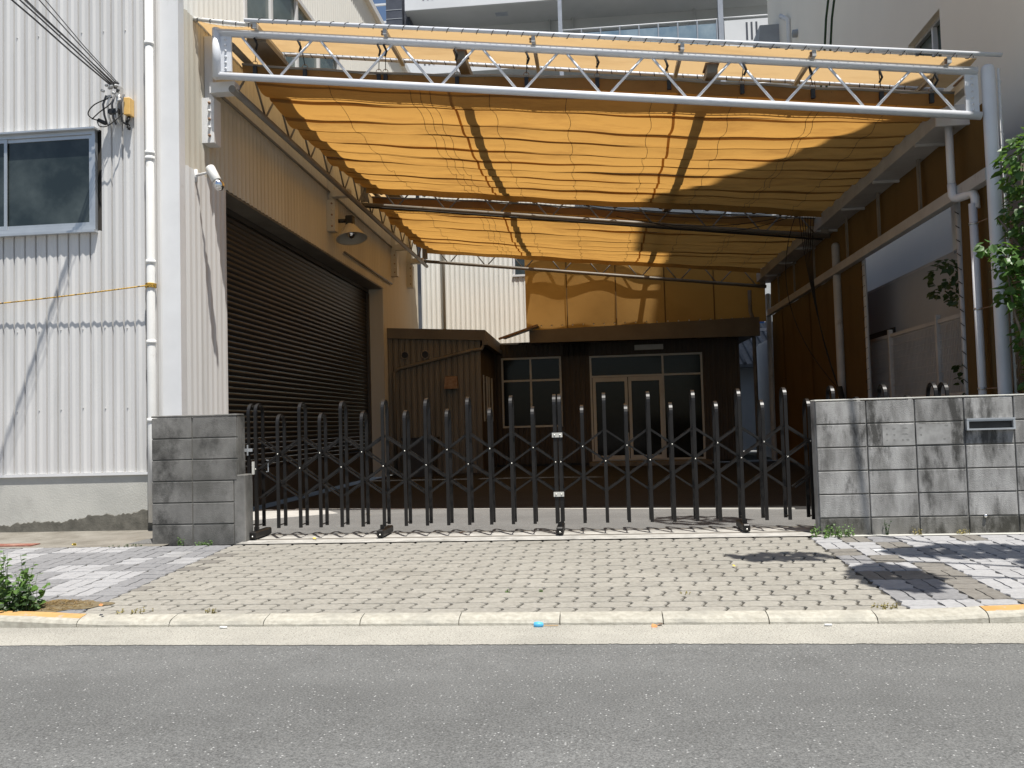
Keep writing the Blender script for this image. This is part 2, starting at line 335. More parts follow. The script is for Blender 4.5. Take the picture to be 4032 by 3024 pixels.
for r in range(nrow):
    y0=Y0+r*ROW; off=(r%2)*LEN/2
    i0=int((XL-off)/LEN)-1
    k=0; xx=XL-.0+(-off if r%2 else 0)
    # beige running bond in front of the gate
    while xx<XR-.05:
        a=max(xx,XL+.0); b=min(xx+LEN,XR)
        if b-a>.05:
            mt='paver_beige' if not (a<=XL+.01 and random.random()<.4) else 'paver_dark'
            pav.append((outline_h(a,y0,b-a),mt,(a+b)/2,y0))
        xx+=LEN
# grey basket-weave areas at both sides
CW=LEN; CH=2*ROW
def weave(xa,xb,side):
    ncell=int(round((xb-xa)/CW))
    for j in range(nrow//2):
        for i in range(ncell):
            cx0=(xb-(i+1)*CW) if side<0 else (xa+i*CW); cy0=Y0+j*CH
            hor=(i+j)%2==0
            q=random.random()
            if side<0: mt=('paver_light' if q<.30 else 'paver_grey')
            else: mt=('paver_dark' if (q<.24) else ('paver_grey' if q<.42 else 'paver_light'))
            if hor:
                for t in (0,1): pav.append((outline_h(cx0,cy0+t*ROW),mt,cx0+CW/2,cy0))
            else:
                for t in (0,1): pav.append((outline_v(cx0+t*CW/2,cy0,CW/2,CH),mt,cx0+CW/2,cy0))
weave(XL-16*CW,XL-.001,-1); weave(XR+.001,XR+14*CW,1)
def paver_mesh(P,g):
    o=len(g.v); n=len(P); cx=sum(p[0] for p in P)/n; cy=sum(p[1] for p in P)/n
    dz=random.uniform(-.0015,.0015); tx=random.uniform(-.006,.006); ty=random.uniform(-.008,.008)
    for s,dd in ((1,-.009),(.965,0.)):
        for p in P:
            x_=cx+(p[0]-cx)*s; y_=cy+(p[1]-cy)*s; g.v.append((x_,y_,PZ(y_)+dz+dd+tx*(x_-cx)+ty*(y_-cy)))
    for i in range(n): g.f.append((o+i,o+(i+1)%n,o+n+(i+1)%n,o+n+i))
    g.f.append(tuple(o+n+i for i in range(n)))
def inview(x,y):
    return -.66*y-.1<x<.50*y+.1
vis=[p for p in pav if inview(p[2],p[3])]
vis.sort(key=lambda p:(p[2]**2+p[3]**2))
own=set(id(p) for p in vis[:300])
rest={}
for p in pav:
    if id(p) in own:
        g=MB(); paver_mesh(p[0],g); g.build('paver',p[1],pave)
    else: rest.setdefault(p[1],[]).append(p)
g=MB(); mids=[]; mslots=list(rest)
for mi,k in enumerate(mslots):
    for p in rest[k]:
        f0=len(g.f); paver_mesh(p[0],g); mids+=[mi]*(len(g.f)-f0)
o=g.build('paver_field',mslots[0],pave); o['kind']='stuff'
for k in mslots[1:]: o.data.materials.append(MATS[k])
o.data.polygons.foreach_set('material_index',mids)
# concrete threshold with the gate rail, yard, apron by the left building
struct(MB().grid(8,1,lambda u,v:(-3.30+5.25*u,7.50+.60*v,.008+.004*v),False).build('threshold','conc_step'))
def EY(x): return 10.68-(x+3.9)*.73/6.1
def YZ(x,y): return .004-.030*max(0,min(1,(x+1)/3.))*max(0,min(1,(y-8)/1.5))
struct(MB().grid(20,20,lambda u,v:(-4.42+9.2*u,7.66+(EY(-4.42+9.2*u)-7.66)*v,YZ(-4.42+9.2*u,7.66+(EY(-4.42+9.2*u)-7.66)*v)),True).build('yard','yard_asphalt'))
struct(MB().grid(20,10,lambda u,v:(-4.42+9.2*u,EY(-4.42+9.2*u)+.03+(20.86-EY(-4.42+9.2*u))*v,YZ(-4.42+9.2*u,11)-.004),True).build('yard_floor','inner_shade_asphalt'))
struct(MB().grid(6,2,lambda u,v:(-14+10.0*u,7.50+1.25*v,.000+.01*v),False).build('apron','conc_dirty'))
struct(MB().grid(4,2,lambda u,v:(1.86+8*u,7.47+.16*v,.003),False).build('wall_footing','conc_found'))
rail=MB(); rail.box(-3.28,7.742,0,3.9,7.758,.016); rail.box(-3.28,8.062,-.03,3.9,8.078,.018)
tag(rail.build('gate_rail','steel_brown'),'dull steel running rail under the accordion gate','rail')
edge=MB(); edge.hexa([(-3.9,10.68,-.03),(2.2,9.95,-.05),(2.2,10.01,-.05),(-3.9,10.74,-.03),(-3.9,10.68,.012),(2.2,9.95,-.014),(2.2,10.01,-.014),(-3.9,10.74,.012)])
tag(edge.build('floor_edging','alu_dull'),'thin pale edging strip across the yard where the shade begins','edging strip')
tag(MB().hexa([(-4.35,9.2,-.02),(-3.15,10.1,-.02),(-3.5,10.62,-.02),(-4.35,10.72,-.02),(-4.35,9.2,.009),(-3.15,10.1,.009),(-3.5,10.62,.009),(-4.35,10.72,.009)]).build('concrete_patch','render_patch'),'pale concrete patch in the yard beside the shutter','concrete patch')
tag(MB().box(-7.3,7.60,-.02,-5.35,7.74,.012).build('drain_cover','red_cover'),'rusty red steel cover set in the dirty strip by the left building','drain cover')

# ================================================================== WAREHOUSE (left)
XS=-4.42; YF=8.70; PIT=.126
wh=thing('warehouse','white corrugated steel warehouse at left with roller shutter and concrete base','warehouse')
MB().box(-12,YF-.02,-.25,XS+.02,YF+.25,.60).build('foundation','conc_found',wh)
n=160; hs=[]
for i in range(n+1):    # damp, mossy foot of the base: a thin uneven skirting
    xa=-8.2+3.75*i/n; h0=.085+(.17*((xa+6.3)/1.85)**1.3 if xa>-6.3 else 0)
    hs.append((xa,h0+.012*math.sin(xa*9)+.008*math.sin(xa*31+1)+random.uniform(-.010,.012)))
stn=MB()
for xa,h0 in hs: stn.v+=[(xa,YF-.0235,-.1),(xa,YF-.0235,h0),(xa,YF-.019,h0+.01)]
for i in range(n): stn.f+=[(3*i,3*i+3,3*i+4,3*i+1),(3*i+1,3*i+4,3*i+5,3*i+2)]
mat('mossy',(.10,.095,.08),(.17,.16,.135),scale=9,rough=1,bump=.3)
stn.build('damp_skirting','mossy',wh)
def profile(i0,i1):
    out=[]
    for i in range(i0,i1):
        b=i*PIT
        out+=[(b,.0),(b+.012,.0),(b+.015,.026),(b+.050,.035),(b+.080,.026),(b+.122,.030)]
    out.append((i1*PIT,0)); return out
def siding_front(x0,x1,z0,z1,y,m,parent,step=5,name='siding_panel'):
    """vertical ribbed sheet facing -Y between x0 and x1, cut into sheets of `step` ribs"""
    i=math.floor(x0/PIT+.5); e=math.floor(x1/PIT+.5)
    while i<e:
        j=min(i+step,e); P=profile(i,j); g=MB()
        for (x,d) in P: g.v+= [(x,y-d,z0),(x,y-d,z1)]
        for k in range(len(P)-1): g.f.append((2*k,2*k+2,2*k+3,2*k+1))
        g.build(name,m,parent); i=j
def siding_side(y0,y1,z0,z1,x,m,parent,step=5,sgn=1,name='siding_panel'):
    deep=1.7
    i=math.floor(y0/PIT+.5); e=math.floor(y1/PIT+.5)
    while i<e:
        j=min(i+step,e); P=profile(i,j); g=MB()
        for (y,d) in P: g.v+=[(x+sgn*(.03-deep*(.03-d)),y,z0),(x+sgn*(.03-deep*(.03-d)),y,z1)]
        for k in range(len(P)-1): g.f.append((2*k,2*k+2,2*k+3,2*k+1) if sgn>0 else (2*k,2*k+1,2*k+3,2*k+2))
        g.build(name,m,parent); i=j
ZT=9.65
siding_front(-5.33,-4.57,.63,ZT,YF,'white_siding',wh)
siding_front(-8.1,-5.33,.63,3.25,YF,'white_siding',wh)
siding_front(-8.1,-5.33,4.36,ZT,YF,'white_siding',wh)
g=MB().lathe([(.0075,0),(.0075,.004),(.004,.007),(.001,.008)],(0,0,0),6,(0,-1,0)); scm=g.mesh('screw'); scm.materials.append(MATS['steel_grey'])
for z in (1.32,2.18,5.45,7.0):
    for i in range(-60,-36,2): link('screw',scm,None,wh,(i*PIT+.049,YF-.0355,z+random.uniform(-.01,.01)))
MB().box(-12,YF-.045,.60,-4.40,YF+.03,.628).build('drip_flashing','white_trim',wh)
MB().box(-4.60,YF-.03,.63,XS+.03,YF+.10,ZT).build('corner_trim','white_trim',wh)
MB().box(-12,YF+.04,0,-4.6,YF+.06,ZT).build('wall_core','shutter_frame',wh)
SY0,SY1,SZ=9.78,17.48,3.97
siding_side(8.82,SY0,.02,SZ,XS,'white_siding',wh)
siding_side(8.82,10.45,SZ,5.72,XS,'cream_shaded_siding',wh)
siding_side(8.82,10.45,5.72,ZT,XS,'sunlit_siding',wh)
siding_side(10.45,14.55,SZ,5.72,XS,'cream_shaded_siding',wh)
siding_side(10.45,14.55,5.72,6.0,XS,'sunlit_siding',wh)
siding_side(10.45,14.55,7.67,ZT,XS,'sunlit_siding',wh)
siding_side(14.55,SY1,SZ,5.72,XS,'cream_shaded_siding',wh)
siding_side(14.55,SY1,5.72,ZT,XS,'sunlit_siding',wh)
siding_side(SY1,21.0,.02,5.72,XS,'cream_shaded_siding',wh)
siding_side(SY1,21.0,5.72,ZT,XS,'sunlit_siding',wh)
MB().box(XS-3,8.8,ZT,XS+.12,21.3,ZT+.14).build('eaves_gutter','white_trim',wh)
MB().box(XS-.30,8.9,.0,XS-.27,21.2,.5).box(XS-.32,8.9,6,XS-.30,21,ZT).build('inner_lining','shutter_frame',wh)
# roof and unseen back, so that the box is closed
MB().hexa([(-12,8.7,ZT+.15),(XS+.1,8.7,ZT+.15),(XS+.1,28,ZT+.15),(-12,28,ZT+.15),(-12,8.7,ZT+.6),(XS-.4,8.7,ZT+.2),(XS-.4,28,ZT+.2),(-12,28,ZT+.6)]).build('roof','steel_grey',wh)
# roller shutter
sh=MB().box(XS-.42,SY0-.02,SZ-.02,XS+.015,SY1+.02,SZ+.05).build('roller_shutter','steel_brown',wh)
MB().box(XS-.40,SY0-.01,3.875,XS-.285,SY1+.01,SZ-.021).build('shutter_box','shutter_frame',sh)
for y in (SY0-.06,SY1+.005): MB().box(XS-.42,y,.0,XS+.02,y+.055,SZ-.022).build('shutter_jamb','cream_shaded_siding',sh)
for y in (SY0+.0,SY1-.09): MB().box(XS-.36,y,.0,XS-.27,y+.085,3.86).build('guide_rail','shutter_frame',sh)
SP=.0755; g=MB(); pr=[(0,0),(.004,.010),(.012,.022),(.020,.045),(.014,.066),(.002,.0745)]
for (d,z) in pr: g.v+=[(XS-.335+d,SY0+.06,z),(XS-.335+d,SY1-.06,z)]
for k in range(len(pr)-1): g.f.append((2*k,2*k+1,2*k+3,2*k+2))
g.smooth=set(range(len(g.f))); sme=g.mesh('slat'); sme.materials.append(MATS['shutter'])
for i in range(51): link('slat',sme,None,sh,(0,0,.03+i*SP))
# front window (left edge of the picture)
wf=MB().box(-8.1,YF-.055,3.255,-5.335,YF-.005,3.30).box(-8.1,YF-.06,4.31,-5.335,YF-.005,4.352).box(-5.375,YF-.055,3.30,-5.335,YF-.005,4.31).box(-8.1,YF-.11,4.353,-5.31,YF-.0,4.372).box(-8.1,YF-.10,3.225,-5.32,YF,3.252).build('window','alu',wh)
for xa,xb,yy in ((-6.40,-5.378,.020),(-8.1,-6.36,.032)):
    sg=MB().box(xa,YF-yy-.02,3.302,xb,YF-yy+.004,3.345).box(xa,YF-yy-.02,4.27,xb,YF-yy+.004,4.308).box(xa,YF-yy-.02,3.345,xa+.04,YF-yy+.004,4.27).box(xb-.035,YF-yy-.02,3.345,xb,YF-yy+.004,4.27).build('sash',"alu",wf)
    MB().box(xa+.04,YF-yy-.008,3.345,xb-.035,YF-yy,4.27).build('pane','glass_green' if 0 else 'glass_dark',wf)
# big upper window in the side wall
uw=MB().box(XS-.03,10.43,5.98,XS+.05,14.57,6.05).box(XS-.03,10.43,7.62,XS+.06,14.57,7.69).box(XS-.03,10.43,6.05,XS+.05,10.50,7.62).box(XS-.03,14.49,6.05,XS+.05,14.57,7.62).build('window','white_trim',wh)
for y in (11.39,12.43,13.46): MB().box(XS-.02,y-.035,6.051,XS+.045,y+.035,7.619).build('mullion','white_trim',uw)
for a,b in ((10.5,11.355),(11.425,12.395),(12.465,13.425),(13.495,14.49)): MB().box(XS-.01,a,6.052,XS+.005,b,7.618).build('pane','glass_green',uw)
# downpipe on the front
dp=MB().tube([(-4.685,YF-.10,ZT-.2),(-4.685,YF-.10,1.0),(-4.685,YF-.10,.10)],.044,14).build('downpipe','pipe_white',wh)
for z in (5.22,4.02,3.96,2.84,1.98,1.15): MB().tube([(-4.685,YF-.10,z),(-4.685,YF-.10,z+.045)],.050,14).build('pipe_socket','pipe_white',dp)
for z in (5.2,1.2): MB().box(-4.70,YF-.06,z-.012,-4.67,YF-.02,z+.012).build('pipe_clamp','steel_grey',dp)
# wall brackets for the canopy are built with the canopy
# rope tied round the downpipe
pts=[(-8.2+3.5*i/16,YF-.055-.09*(i/16),2.43+.175*(i/16)+.00-.03*math.sin(math.pi*i/16)) for i in range(17)]
rp=MB().tube(pts,.0075,6)
for zz in (2.60,2.612,2.625,2.59): rp.tube([(-4.685+.052*math.cos(a*.6283),YF-.10+.052*math.sin(a*.6283),zz+.003*math.sin(a)) for a in range(11)],.008,5)
tag(rp.build('rope','yellow_rope'),'yellow and black twisted rope stretched across the white wall to the downpipe','rope')

# ---- cables and anchor on the front wall
cl=thing('cable_anchor','bunch of grey insulators and clamps holding overhead cables on the white wall','cable anchor')
bx,by,bz=-5.05,YF-.10,4.70
MB().box(bx-.015,YF-.10,4.45,bx+.03,YF-.02,4.80).build('anchor_bracket','steel_grey',cl)
for i in range(16):
    a=random.random()*6.28; q=Vector((bx+random.uniform(-.09,.08),by-.04+random.uniform(-.07,.05),bz+random.uniform(-.07,.10)))
    MB().lathe([(.003,0),(.016,.005),(.012,.018),(.018,.026),(.012,.04),(.004,.045)],q,8,(random.uniform(-1,1),random.uniform(-1,.2),random.uniform(-.6,1))).build('insulator','steel_grey' if i%3 else 'grey_cable',cl)
for i in range(5):
    x=bx-.13+i*.05
    MB().tube([(x+.04,by-.06,bz-.02),(x+.01,by-.07,bz-.12),(x,by-.03,bz-.22-.02*i),(x-.01,by+.04,bz-.30)],.011,6).build('cable_tail','pipe_white' if i%2 else 'grey_cable',cl)
MB().box(bx-.075,by-.06,bz-.215,bx+.045,by-.01,bz-.165).build('junction_sleeve','black_plastic',cl)
MB().tube([(bx-.20,by-.03,bz-.27),(bx-.12,by-.02,bz-.31)],.022,8).build('cable_plug','black_plastic',cl)
for loop in ([(bx-.02,by-.06,bz-.04),(bx-.20,by-.09,bz-.12),(bx-.285,by-.08,bz-.21),(bx-.24,by-.05,bz-.265),(bx-.15,by-.02,bz-.275)],
             [(bx+.08,by-.02,bz-.21),(bx+.03,by-.08,bz-.30),(bx-.06,by-.10,bz-.37),(bx-.15,by-.09,bz-.36),(bx-.20,by-.05,bz-.28)],
             [(bx-.26,by-.05,bz-.265),(bx-.16,by-.07,bz-.2),(bx-.04,by-.07,bz-.12),(bx+.0,by-.05,bz-.03)]):
    c=[]; P=[Vector(p) for p in loop]
    for i in range(len(P)-1):
        p0=P[max(i-1,0)];p1=P[i];p2=P[i+1];p3=P[min(i+2,len(P)-1)]
        for t in range(6):
            t/=6; c.append(.5*((2*p1)+(p2-p0)*t+(2*p0-5*p1+4*p2-p3)*t*t+(3*p1-p0-3*p2+p3)*t**3))
    c.append(P[-1]); MB().tube(c,.006,6).build('cable_loop','black_cord',cl)
yb=thing('meter_box','small yellow plastic box with a black clamp below it on the white wall','wall box')
MB().box(-4.965,YF-.13,4.47,-4.895,YF-.03,4.66).build('case','yellow_box',yb,bevel=.006)
for i in range(5): MB().tube([(-4.93+.02*math.sin(i*2),YF-.09+.02*math.cos(i*2.3),4.465-.03*i),(-4.93-.015*math.sin(i),YF-.10,4.43-.03*i)],.016,6).build('clamp','black_plastic',yb)
pole=Vector((-9.0,-1.0,11.2))
for i,(dx,dz,sag,r) in enumerate(((0,0,.55,.009),(.06,.25,.5,.008),(.14,.1,.35,.007),(-.1,.5,.45,.006),(.25,.45,.25,.006),(.4,.8,.35,.005))):
    a=Vector((bx-.05+.02*i,by-.05,bz+.10)); b=pole+Vector((dx*2,0,dz*1.2))
    pts=[a.lerp(b,t/24)-Vector((0,0,sag*4*(t/24)*(1-t/24))) for t in range(25)]
    for k,p in enumerate(pts[1:-1]): p.x+=.012*math.sin(k*1.7+i)
    names=['lowest and thickest','second','middle','thin fourth','thin fifth','topmost and thinnest']
    tag(MB().tube(pts,r,5).build('overhead_cable','grey_cable'),'%s grey overhead cable running down to the wall anchor at upper left'%names[i],'cable','overhead cables to the wall')

# ---- spot lamp on the corner
lp=thing('wall_spotlight','white cylindrical spotlight with mirrored bulb on the warehouse corner','spotlight')
MB().tube([(XS+.03,9.05,3.98),(XS+.03,9.05,3.84)],.020,8).build('base_plate','white_trim',lp)
MB().tube([(XS+.02,9.05,3.91),(XS+.16,9.02,3.925),(-4.215,9.0,3.925)],.015,8).build('arm','white_trim',lp)
ax=Vector((.105,-.02,-.20)).normalized(); c0=Vector((-4.205,9.0,3.985))
MB().lathe([(.002,0),(.046,.003),(.052,.02),(.054,.19),(.05,.195),(.046,.19)],c0,18,ax).build('housing','pipe_white',lp)
MB().lathe([(.040,.185),(.055,.215),(.060,.245),(.055,.275),(.035,.300),(.002,.312)],c0,18,ax).build('bulb','chrome',lp)
# ---- big cone lamp under the canopy
fl=thing('cone_floodlight','large beige cone shaped floodlight hanging under the canopy','floodlight')
MB().tube([(-4.36,14.0,4.56),(-4.12,14.0,4.56)],.035,10).build('arm','black_plastic',fl)
MB().box(-4.13,13.93,4.47,-4.00,14.07,4.64).build('socket','black_plastic',fl,bevel=.012)
cn=Vector((-4.07,14,4.50)); cax=Vector((.16,-.18,-1)).normalized()
MB().lathe([(.06,0),(.09,.04),(.255,.26),(.265,.272),(.250,.27),(.085,.05),(.02,.03)],cn,24,cax).build('lamp_shade','cream_shaded_siding',fl)
MB().lathe([(.05,.03),(.09,.12),(.09,.2),(.03,.26),(.002,.27)],cn,14,cax).build('bulb','chrome',fl)

# ================================================================== BLOCK PILLAR AND BLOCK WALL
pl=thing('block_pillar','dark grey weathered concrete block pillar left of the gate','block pillar')
MB().box(-4.165,7.65,-.1,-3.345,7.80,1.155).build('core','mortar',pl)
def blocks(x0,xs,ztop,rows,y,m,parent,first=.2,zbot=-.05,depth=.03):
    z=ztop
    for r in range(rows):
        zb=max(z-.2,zbot)
        for i in range(len(xs)-1):
            a,b=xs[i],xs[i+1]; gx=.005
            MB().box(a+gx,y+random.uniform(-.002,.002),zb+.005,b-gx,y+depth,z-.005).build('block',m if (r<rows-1 or m!='block_light') else 'block_foot',parent,bevel=.004)
        z=zb
zt=1.178
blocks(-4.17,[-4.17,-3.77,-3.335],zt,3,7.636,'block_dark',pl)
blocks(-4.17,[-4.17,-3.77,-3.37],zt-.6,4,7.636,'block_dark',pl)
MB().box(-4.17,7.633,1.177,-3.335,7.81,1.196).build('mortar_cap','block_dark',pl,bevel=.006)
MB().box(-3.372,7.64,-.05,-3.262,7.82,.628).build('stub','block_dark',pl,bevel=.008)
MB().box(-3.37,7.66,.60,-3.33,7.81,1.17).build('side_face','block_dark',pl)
wl=thing('block_wall','light grey stained concrete block wall right of the gate with a letter slot','block wall')
MB().box(1.878,7.578,-.1,9.0,7.70,1.135).build('core','mortar',wl)
xs=[1.875]+[2.2977+.4*i for i in range(17)]
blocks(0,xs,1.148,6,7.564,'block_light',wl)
MB().box(1.873,7.562,1.149,9.0,7.712,1.163).build('coping','conc_found',wl,bevel=.004)
MB().box(1.872,7.58,-.05,1.880,7.708,1.148).build('end_face','block_light',wl)
ls=MB().box(3.105,7.530,.955,3.495,7.566,.968).box(3.105,7.530,.868,3.495,7.566,.882).box(3.105,7.532,.882,3.122,7.566,.955).box(3.478,7.532,.882,3.495,7.566,.955).build('letter_slot','alu',wl)
MB().box(3.122,7.5605,.882,3.478,7.5635,.955).build('slot_recess','black_plastic',ls)
MB().box(3.124,7.535,.942,3.476,7.541,.9545).build('flap','alu',ls)
MB().lathe([(.002,-.02),(.013,-.018),(.016,-.004),(.013,.008),(.002,.012)],(3.225,7.55,.148),12,(0,-1,0)).build('drain_cap','chrome',wl)
mat('glue',(.20,.195,.185),(.25,.245,.235),scale=20,rough=1)
mat('clean_patch',(.25,.245,.235),(.37,.365,.35),scale=9,rough=.95)
for (a,b,c,d) in ((2.425,2.688,.756,.928),(2.702,2.985,.760,.930)): MB().box(a,7.5595,c,b,7.5615,d).build('sign_ghost','clean_patch',wl)
for i,(x,z,w) in enumerate(((2.46,.90,.02),(2.52,.895,.03),(2.61,.90,.06),(2.46,.85,.02),(2.52,.845,.02),(2.61,.85,.06),(2.46,.80,.015),(2.52,.80,.02),(2.59,.80,.02),(2.63,.80,.03),(2.74,.90,.03),(2.74,.84,.02),(2.95,.915,.04),(2.93,.80,.03))):
    g=MB(); n=14; g.v.append((x,7.5590,z))
    for k in range(n):
        a=6.2832*k/n; g.v.append((x+w*.5*random.uniform(.6,1.1)*math.cos(a),7.5590,z+.010*random.uniform(.5,1.1)*math.sin(a)))
    for k in range(n): g.f.append((0,1+(k+1)%n,1+k))
    g.build('glue_dab','glue',wl)

# ================================================================== ACCORDION GATE
def hoop(tall,X,parent,name='hoop_post'):
    top=1.285 if tall else 1.178; yf,yb_=7.82,8.00; r=(yb_-yf)/2; zc=top-r
    path=[(X,yf,.11),(X,yf,zc)]
    for i in range(1,12): a=math.pi*i/12; path.append((X,(yf+yb_)/2-r*math.cos(a),zc+r*math.sin(a)))
    path+=[(X,yb_,zc),(X,yb_,.11)]
    key=('hoop',tall)
    if key not in HM:
        g=MB(); o=0; k=len(path); P=[Vector((0,p[1],p[2])) for p in path]
        for i,p in enumerate(P):
            t=(P[min(i+1,k-1)]-P[max(i-1,0)]).normalized(); nrm=Vector((0,-t.z,t.y))
            for da,db in ((-1,-1),(1,-1),(1,1),(-1,1)): g.v.append(tuple(p+Vector((da*.0150,0,0))+nrm*db*.009))
        for i in range(k-1):
            for j in range(4): g.f.append((4*i+j,4*i+4+j,4*i+4+(j+1)%4,4*i+(j+1)%4))
        g.f.append((0,1,2,3)); e=4*(k-1); g.f.append((e+3,e+2,e+1,e))
        # spacer bolt between the feet
        g.tube([(0,7.815,.135),(0,8.005,.135)],.006,6)
        me=g.mesh('hoop_post'); me.materials.append(MATS['gate_bronze']); HM[key]=me
    return link(name,HM[key],None,parent,(X,0,0))
HM={}
def gate_leaf(name,label,talls,shorts,xmin,xmax,casters):
    gt=thing(name,label,'gate',(0,7.9,0),'accordion gate leaves')
    for X in talls: hoop(True,X,gt)
    for X in shorts: hoop(False,X,gt)
    allx=sorted(talls+shorts)
    P=.404
    for X in talls:
        for sg in (1,-1):
            for yy in (7.853 if sg>0 else 7.846,7.972 if sg>0 else 7.965):
                x1=X+sg*2*P*1.0; z0,z1=.955,.394
                xe=min(max(x1,xmin),xmax); ze=z0+(z1-z0)*(xe-X)/(x1-X)
                if abs(xe-X)>.1: MB().bar([(X,yy,z0),(xe,yy,ze)],.006,.016).build('brace','gate_bronze',gt)
    # the lattice also starts part way in at both ends
    for X,sg in ((xmin,1),(xmax,-1)):
        for yy in (7.853 if sg>0 else 7.846,7.972 if sg>0 else 7.965):
            MB().bar([(X,yy,.668),(X+sg*P,yy,.394)],.006,.016).build('brace','gate_bronze',gt)
    for X in talls:
        for z in (.668,): 
            MB().lathe([(.0075,0),(.0065,.004),(.002,.006)],(X,7.8105,z),8,(0,-1,0)).build('rivet','bolt',gt)
    for X in shorts: MB().lathe([(.0075,0),(.0065,.004),(.002,.006)],(X,7.8105,.805),8,(0,-1,0)).build('rivet','bolt',gt)
    for X in casters:
        c=MB().box(X-.032,7.715,.022,X+.032,8.115,.088).build('caster','gate_bronze',gt,bevel=.01)
        for yy in (7.76,8.07): MB().tube([(X-.012,yy,.030),(X+.012,yy,.030)],.030,14).build('wheel','black_plastic',c)
        MB().lathe([(.009,0),(.006,.005),(.001,.007)],(X,7.7145,.045),8,(0,-1,0)).build('axle_bolt','bolt',c)
        MB().box(X-.018,7.80,.088,X+.018,7.84,.125).build('foot','gate_bronze',c)
    return gt
gl=gate_leaf('accordion_gate','left leaf of the dark bronze accordion gate, from block pillar to middle','x' and [-3.23,-2.80,-2.40,-1.997,-1.59,-1.195,-.79,-.387],[-3.014,-2.604,-2.20,-1.79,-1.391,-.991,-.59],-3.23,-.387,[-3.23,-2.016,])
gr=gate_leaf('accordion_gate','right leaf of the dark bronze accordion gate, running behind the block wall',[-.34,.069,.47,.873,1.279,1.683,2.10,2.55,2.977],[-.135,.266,.671,1.075,1.482,1.886,2.32,2.76],-.34,2.977,[-.362,1.286,2.977])
hoop(True,3.072,gr,'end_post')
lt=hoop(True,-3.298,gl,'latch_post')
MB().box(-3.345,7.795,.835,-3.255,7.808,.865).build('latch_bar','alu',gl)
MB().box(-3.305,7.79,.80,-3.292,7.795,.90).build('latch_plate','alu',gl)
MB().box(-3.258,7.79,.62,-3.238,7.812,.74).build('lock_case','alu_dull',gl)
MB().bar([(-3.145,7.86,.75),(-3.125,7.86,.75),(-3.125,7.86,.64),(-3.145,7.86,.64)],.008,.008,(0,1,0)).build('pull_handle','alu',gl)
for z in (.895,.355):
    b=MB().box(-.412,7.800,z,-.318,7.810,z+.042).build('tie_plate','alu_dull',gl)
    for x in (-.39,-.34): MB().lathe([(.008,0),(.007,.004),(.001,.007)],(x,7.7995,z+.021),8,(0,-1,0)).build('bolt','bolt',b)

# ================================================================== CANOPY STEEL FRAME
cf=thing('canopy_frame','white tubular steel canopy frame with lattice trusses over the gateway','canopy frame')
SL=-.1245
def ztop(x,off=0): return 5.56+SL*(x+4.15)+off        # upper chord of a cross truss
def truss(Y,m,name='cross_truss',rtop=.045,xl=-4.15,xr=4.03,dz=-.50,plates=True,nn=None):
    tr=MB().tube([(xl,Y,ztop(xl)),(xr,Y,ztop(xr))],rtop,12).build(name,m,cf)
    MB().tube([(xl,Y,ztop(xl,dz)),(xr+.02,Y,ztop(xr,dz+.03))],rtop*.93,12).build('bottom_chord',m,tr)
    n=17; xa=xl+.24; xb=xr-.16
    for i in range(n):
        # leaning bars in pairs: top node, bottom node, top node ...
        w=(xb-xa)/n; x0=xa+w*i; x1=x0+w
        e=.045
        if i%2==0: p,q=(x0+e,Y,ztop(x0,-.03)),(x1-e,Y,ztop(x1,dz+.04))
        else: p,q=(x0+e,Y,ztop(x0,dz+.04)),(x1-e,Y,ztop(x1,-.03))
        MB().tube([p,q],.0145,8).build('web_bar',m,tr)
    if plates:
        for xx,s in ((xl+.025,1),(xr-.145,1)):
            z=ztop(xx); pt=MB().box(xx+.02,Y-.012,z-.46,xx+.15,Y+.012,z-.045).build('end_plate',m,tr)
            for k in range(6): MB().lathe([(.013,0),(.013,.012),(.007,.013),(.007,.022),(.001,.023)],(xx+.085,Y-.0125,z-.09-.068*k),6,(0,-1,0)).build('plate_bolt',m,pt)
    return tr
T1=truss(9.10,'steel_white')
MB().tube([(-4.15,9.1,5.60),(-4.15,9.1,5.03)],.052,14).build('end_tube','steel_white',T1)
truss(14.85,'steel_brown',rtop=.042); truss(20.3,'steel_brown',rtop=.042)
# columns
for Y,zt_,m in ((9.1,4.60,'steel_white'),(14.85,3.95,'steel_grey'),(20.6,3.95,'steel_grey')):
    c=MB().lathe([(.066,0),(.066,zt_-.05),(.058,zt_-.02),(.035,zt_),(.001,zt_+.006)],(4.14,Y,0),20).build('column',m,cf)
lac=MB().tube([(4.235,9.08,4.55),(4.235,9.08,.3)],.013,8).build('lacing_pipe','pipe_white',cf)
for i in range(24):
    z=4.45-i*.14; MB().tube([(4.215,9.07,z),(4.25,9.066,z-.035),(4.255,9.10,z-.07)],.004,4).build('lace','paper_white',lac)
# edge beam and gutter along the right side
MB().box(4.06,9.10,3.40,4.16,20.6,3.53).build('edge_beam','steel_grey',cf)
gu=MB().box(3.85,9.72,4.20,3.865,20.6,4.40).box(4.285,9.72,4.20,4.30,20.6,4.40).box(3.865,9.72,4.20,4.285,20.6,4.215).build('box_gutter','steel_grey',cf)
MB().box(3.84,9.69,4.185,4.31,9.72,4.41).build('gutter_end','steel_white',gu)
for y in (10.35,11.9,13.4,14.9,16.4,17.9,19.4):
    MB().box(3.845,y-.02,4.16,4.29,y+.02,4.196).build('gutter_strap','steel_grey',gu)
for y in (11.0,12.55,14.1,16.2,17.8,19.3):
    MB().box(4.10,y-.03,3.53,4.13,y+.03,4.2).build('stud','steel_brown',cf)
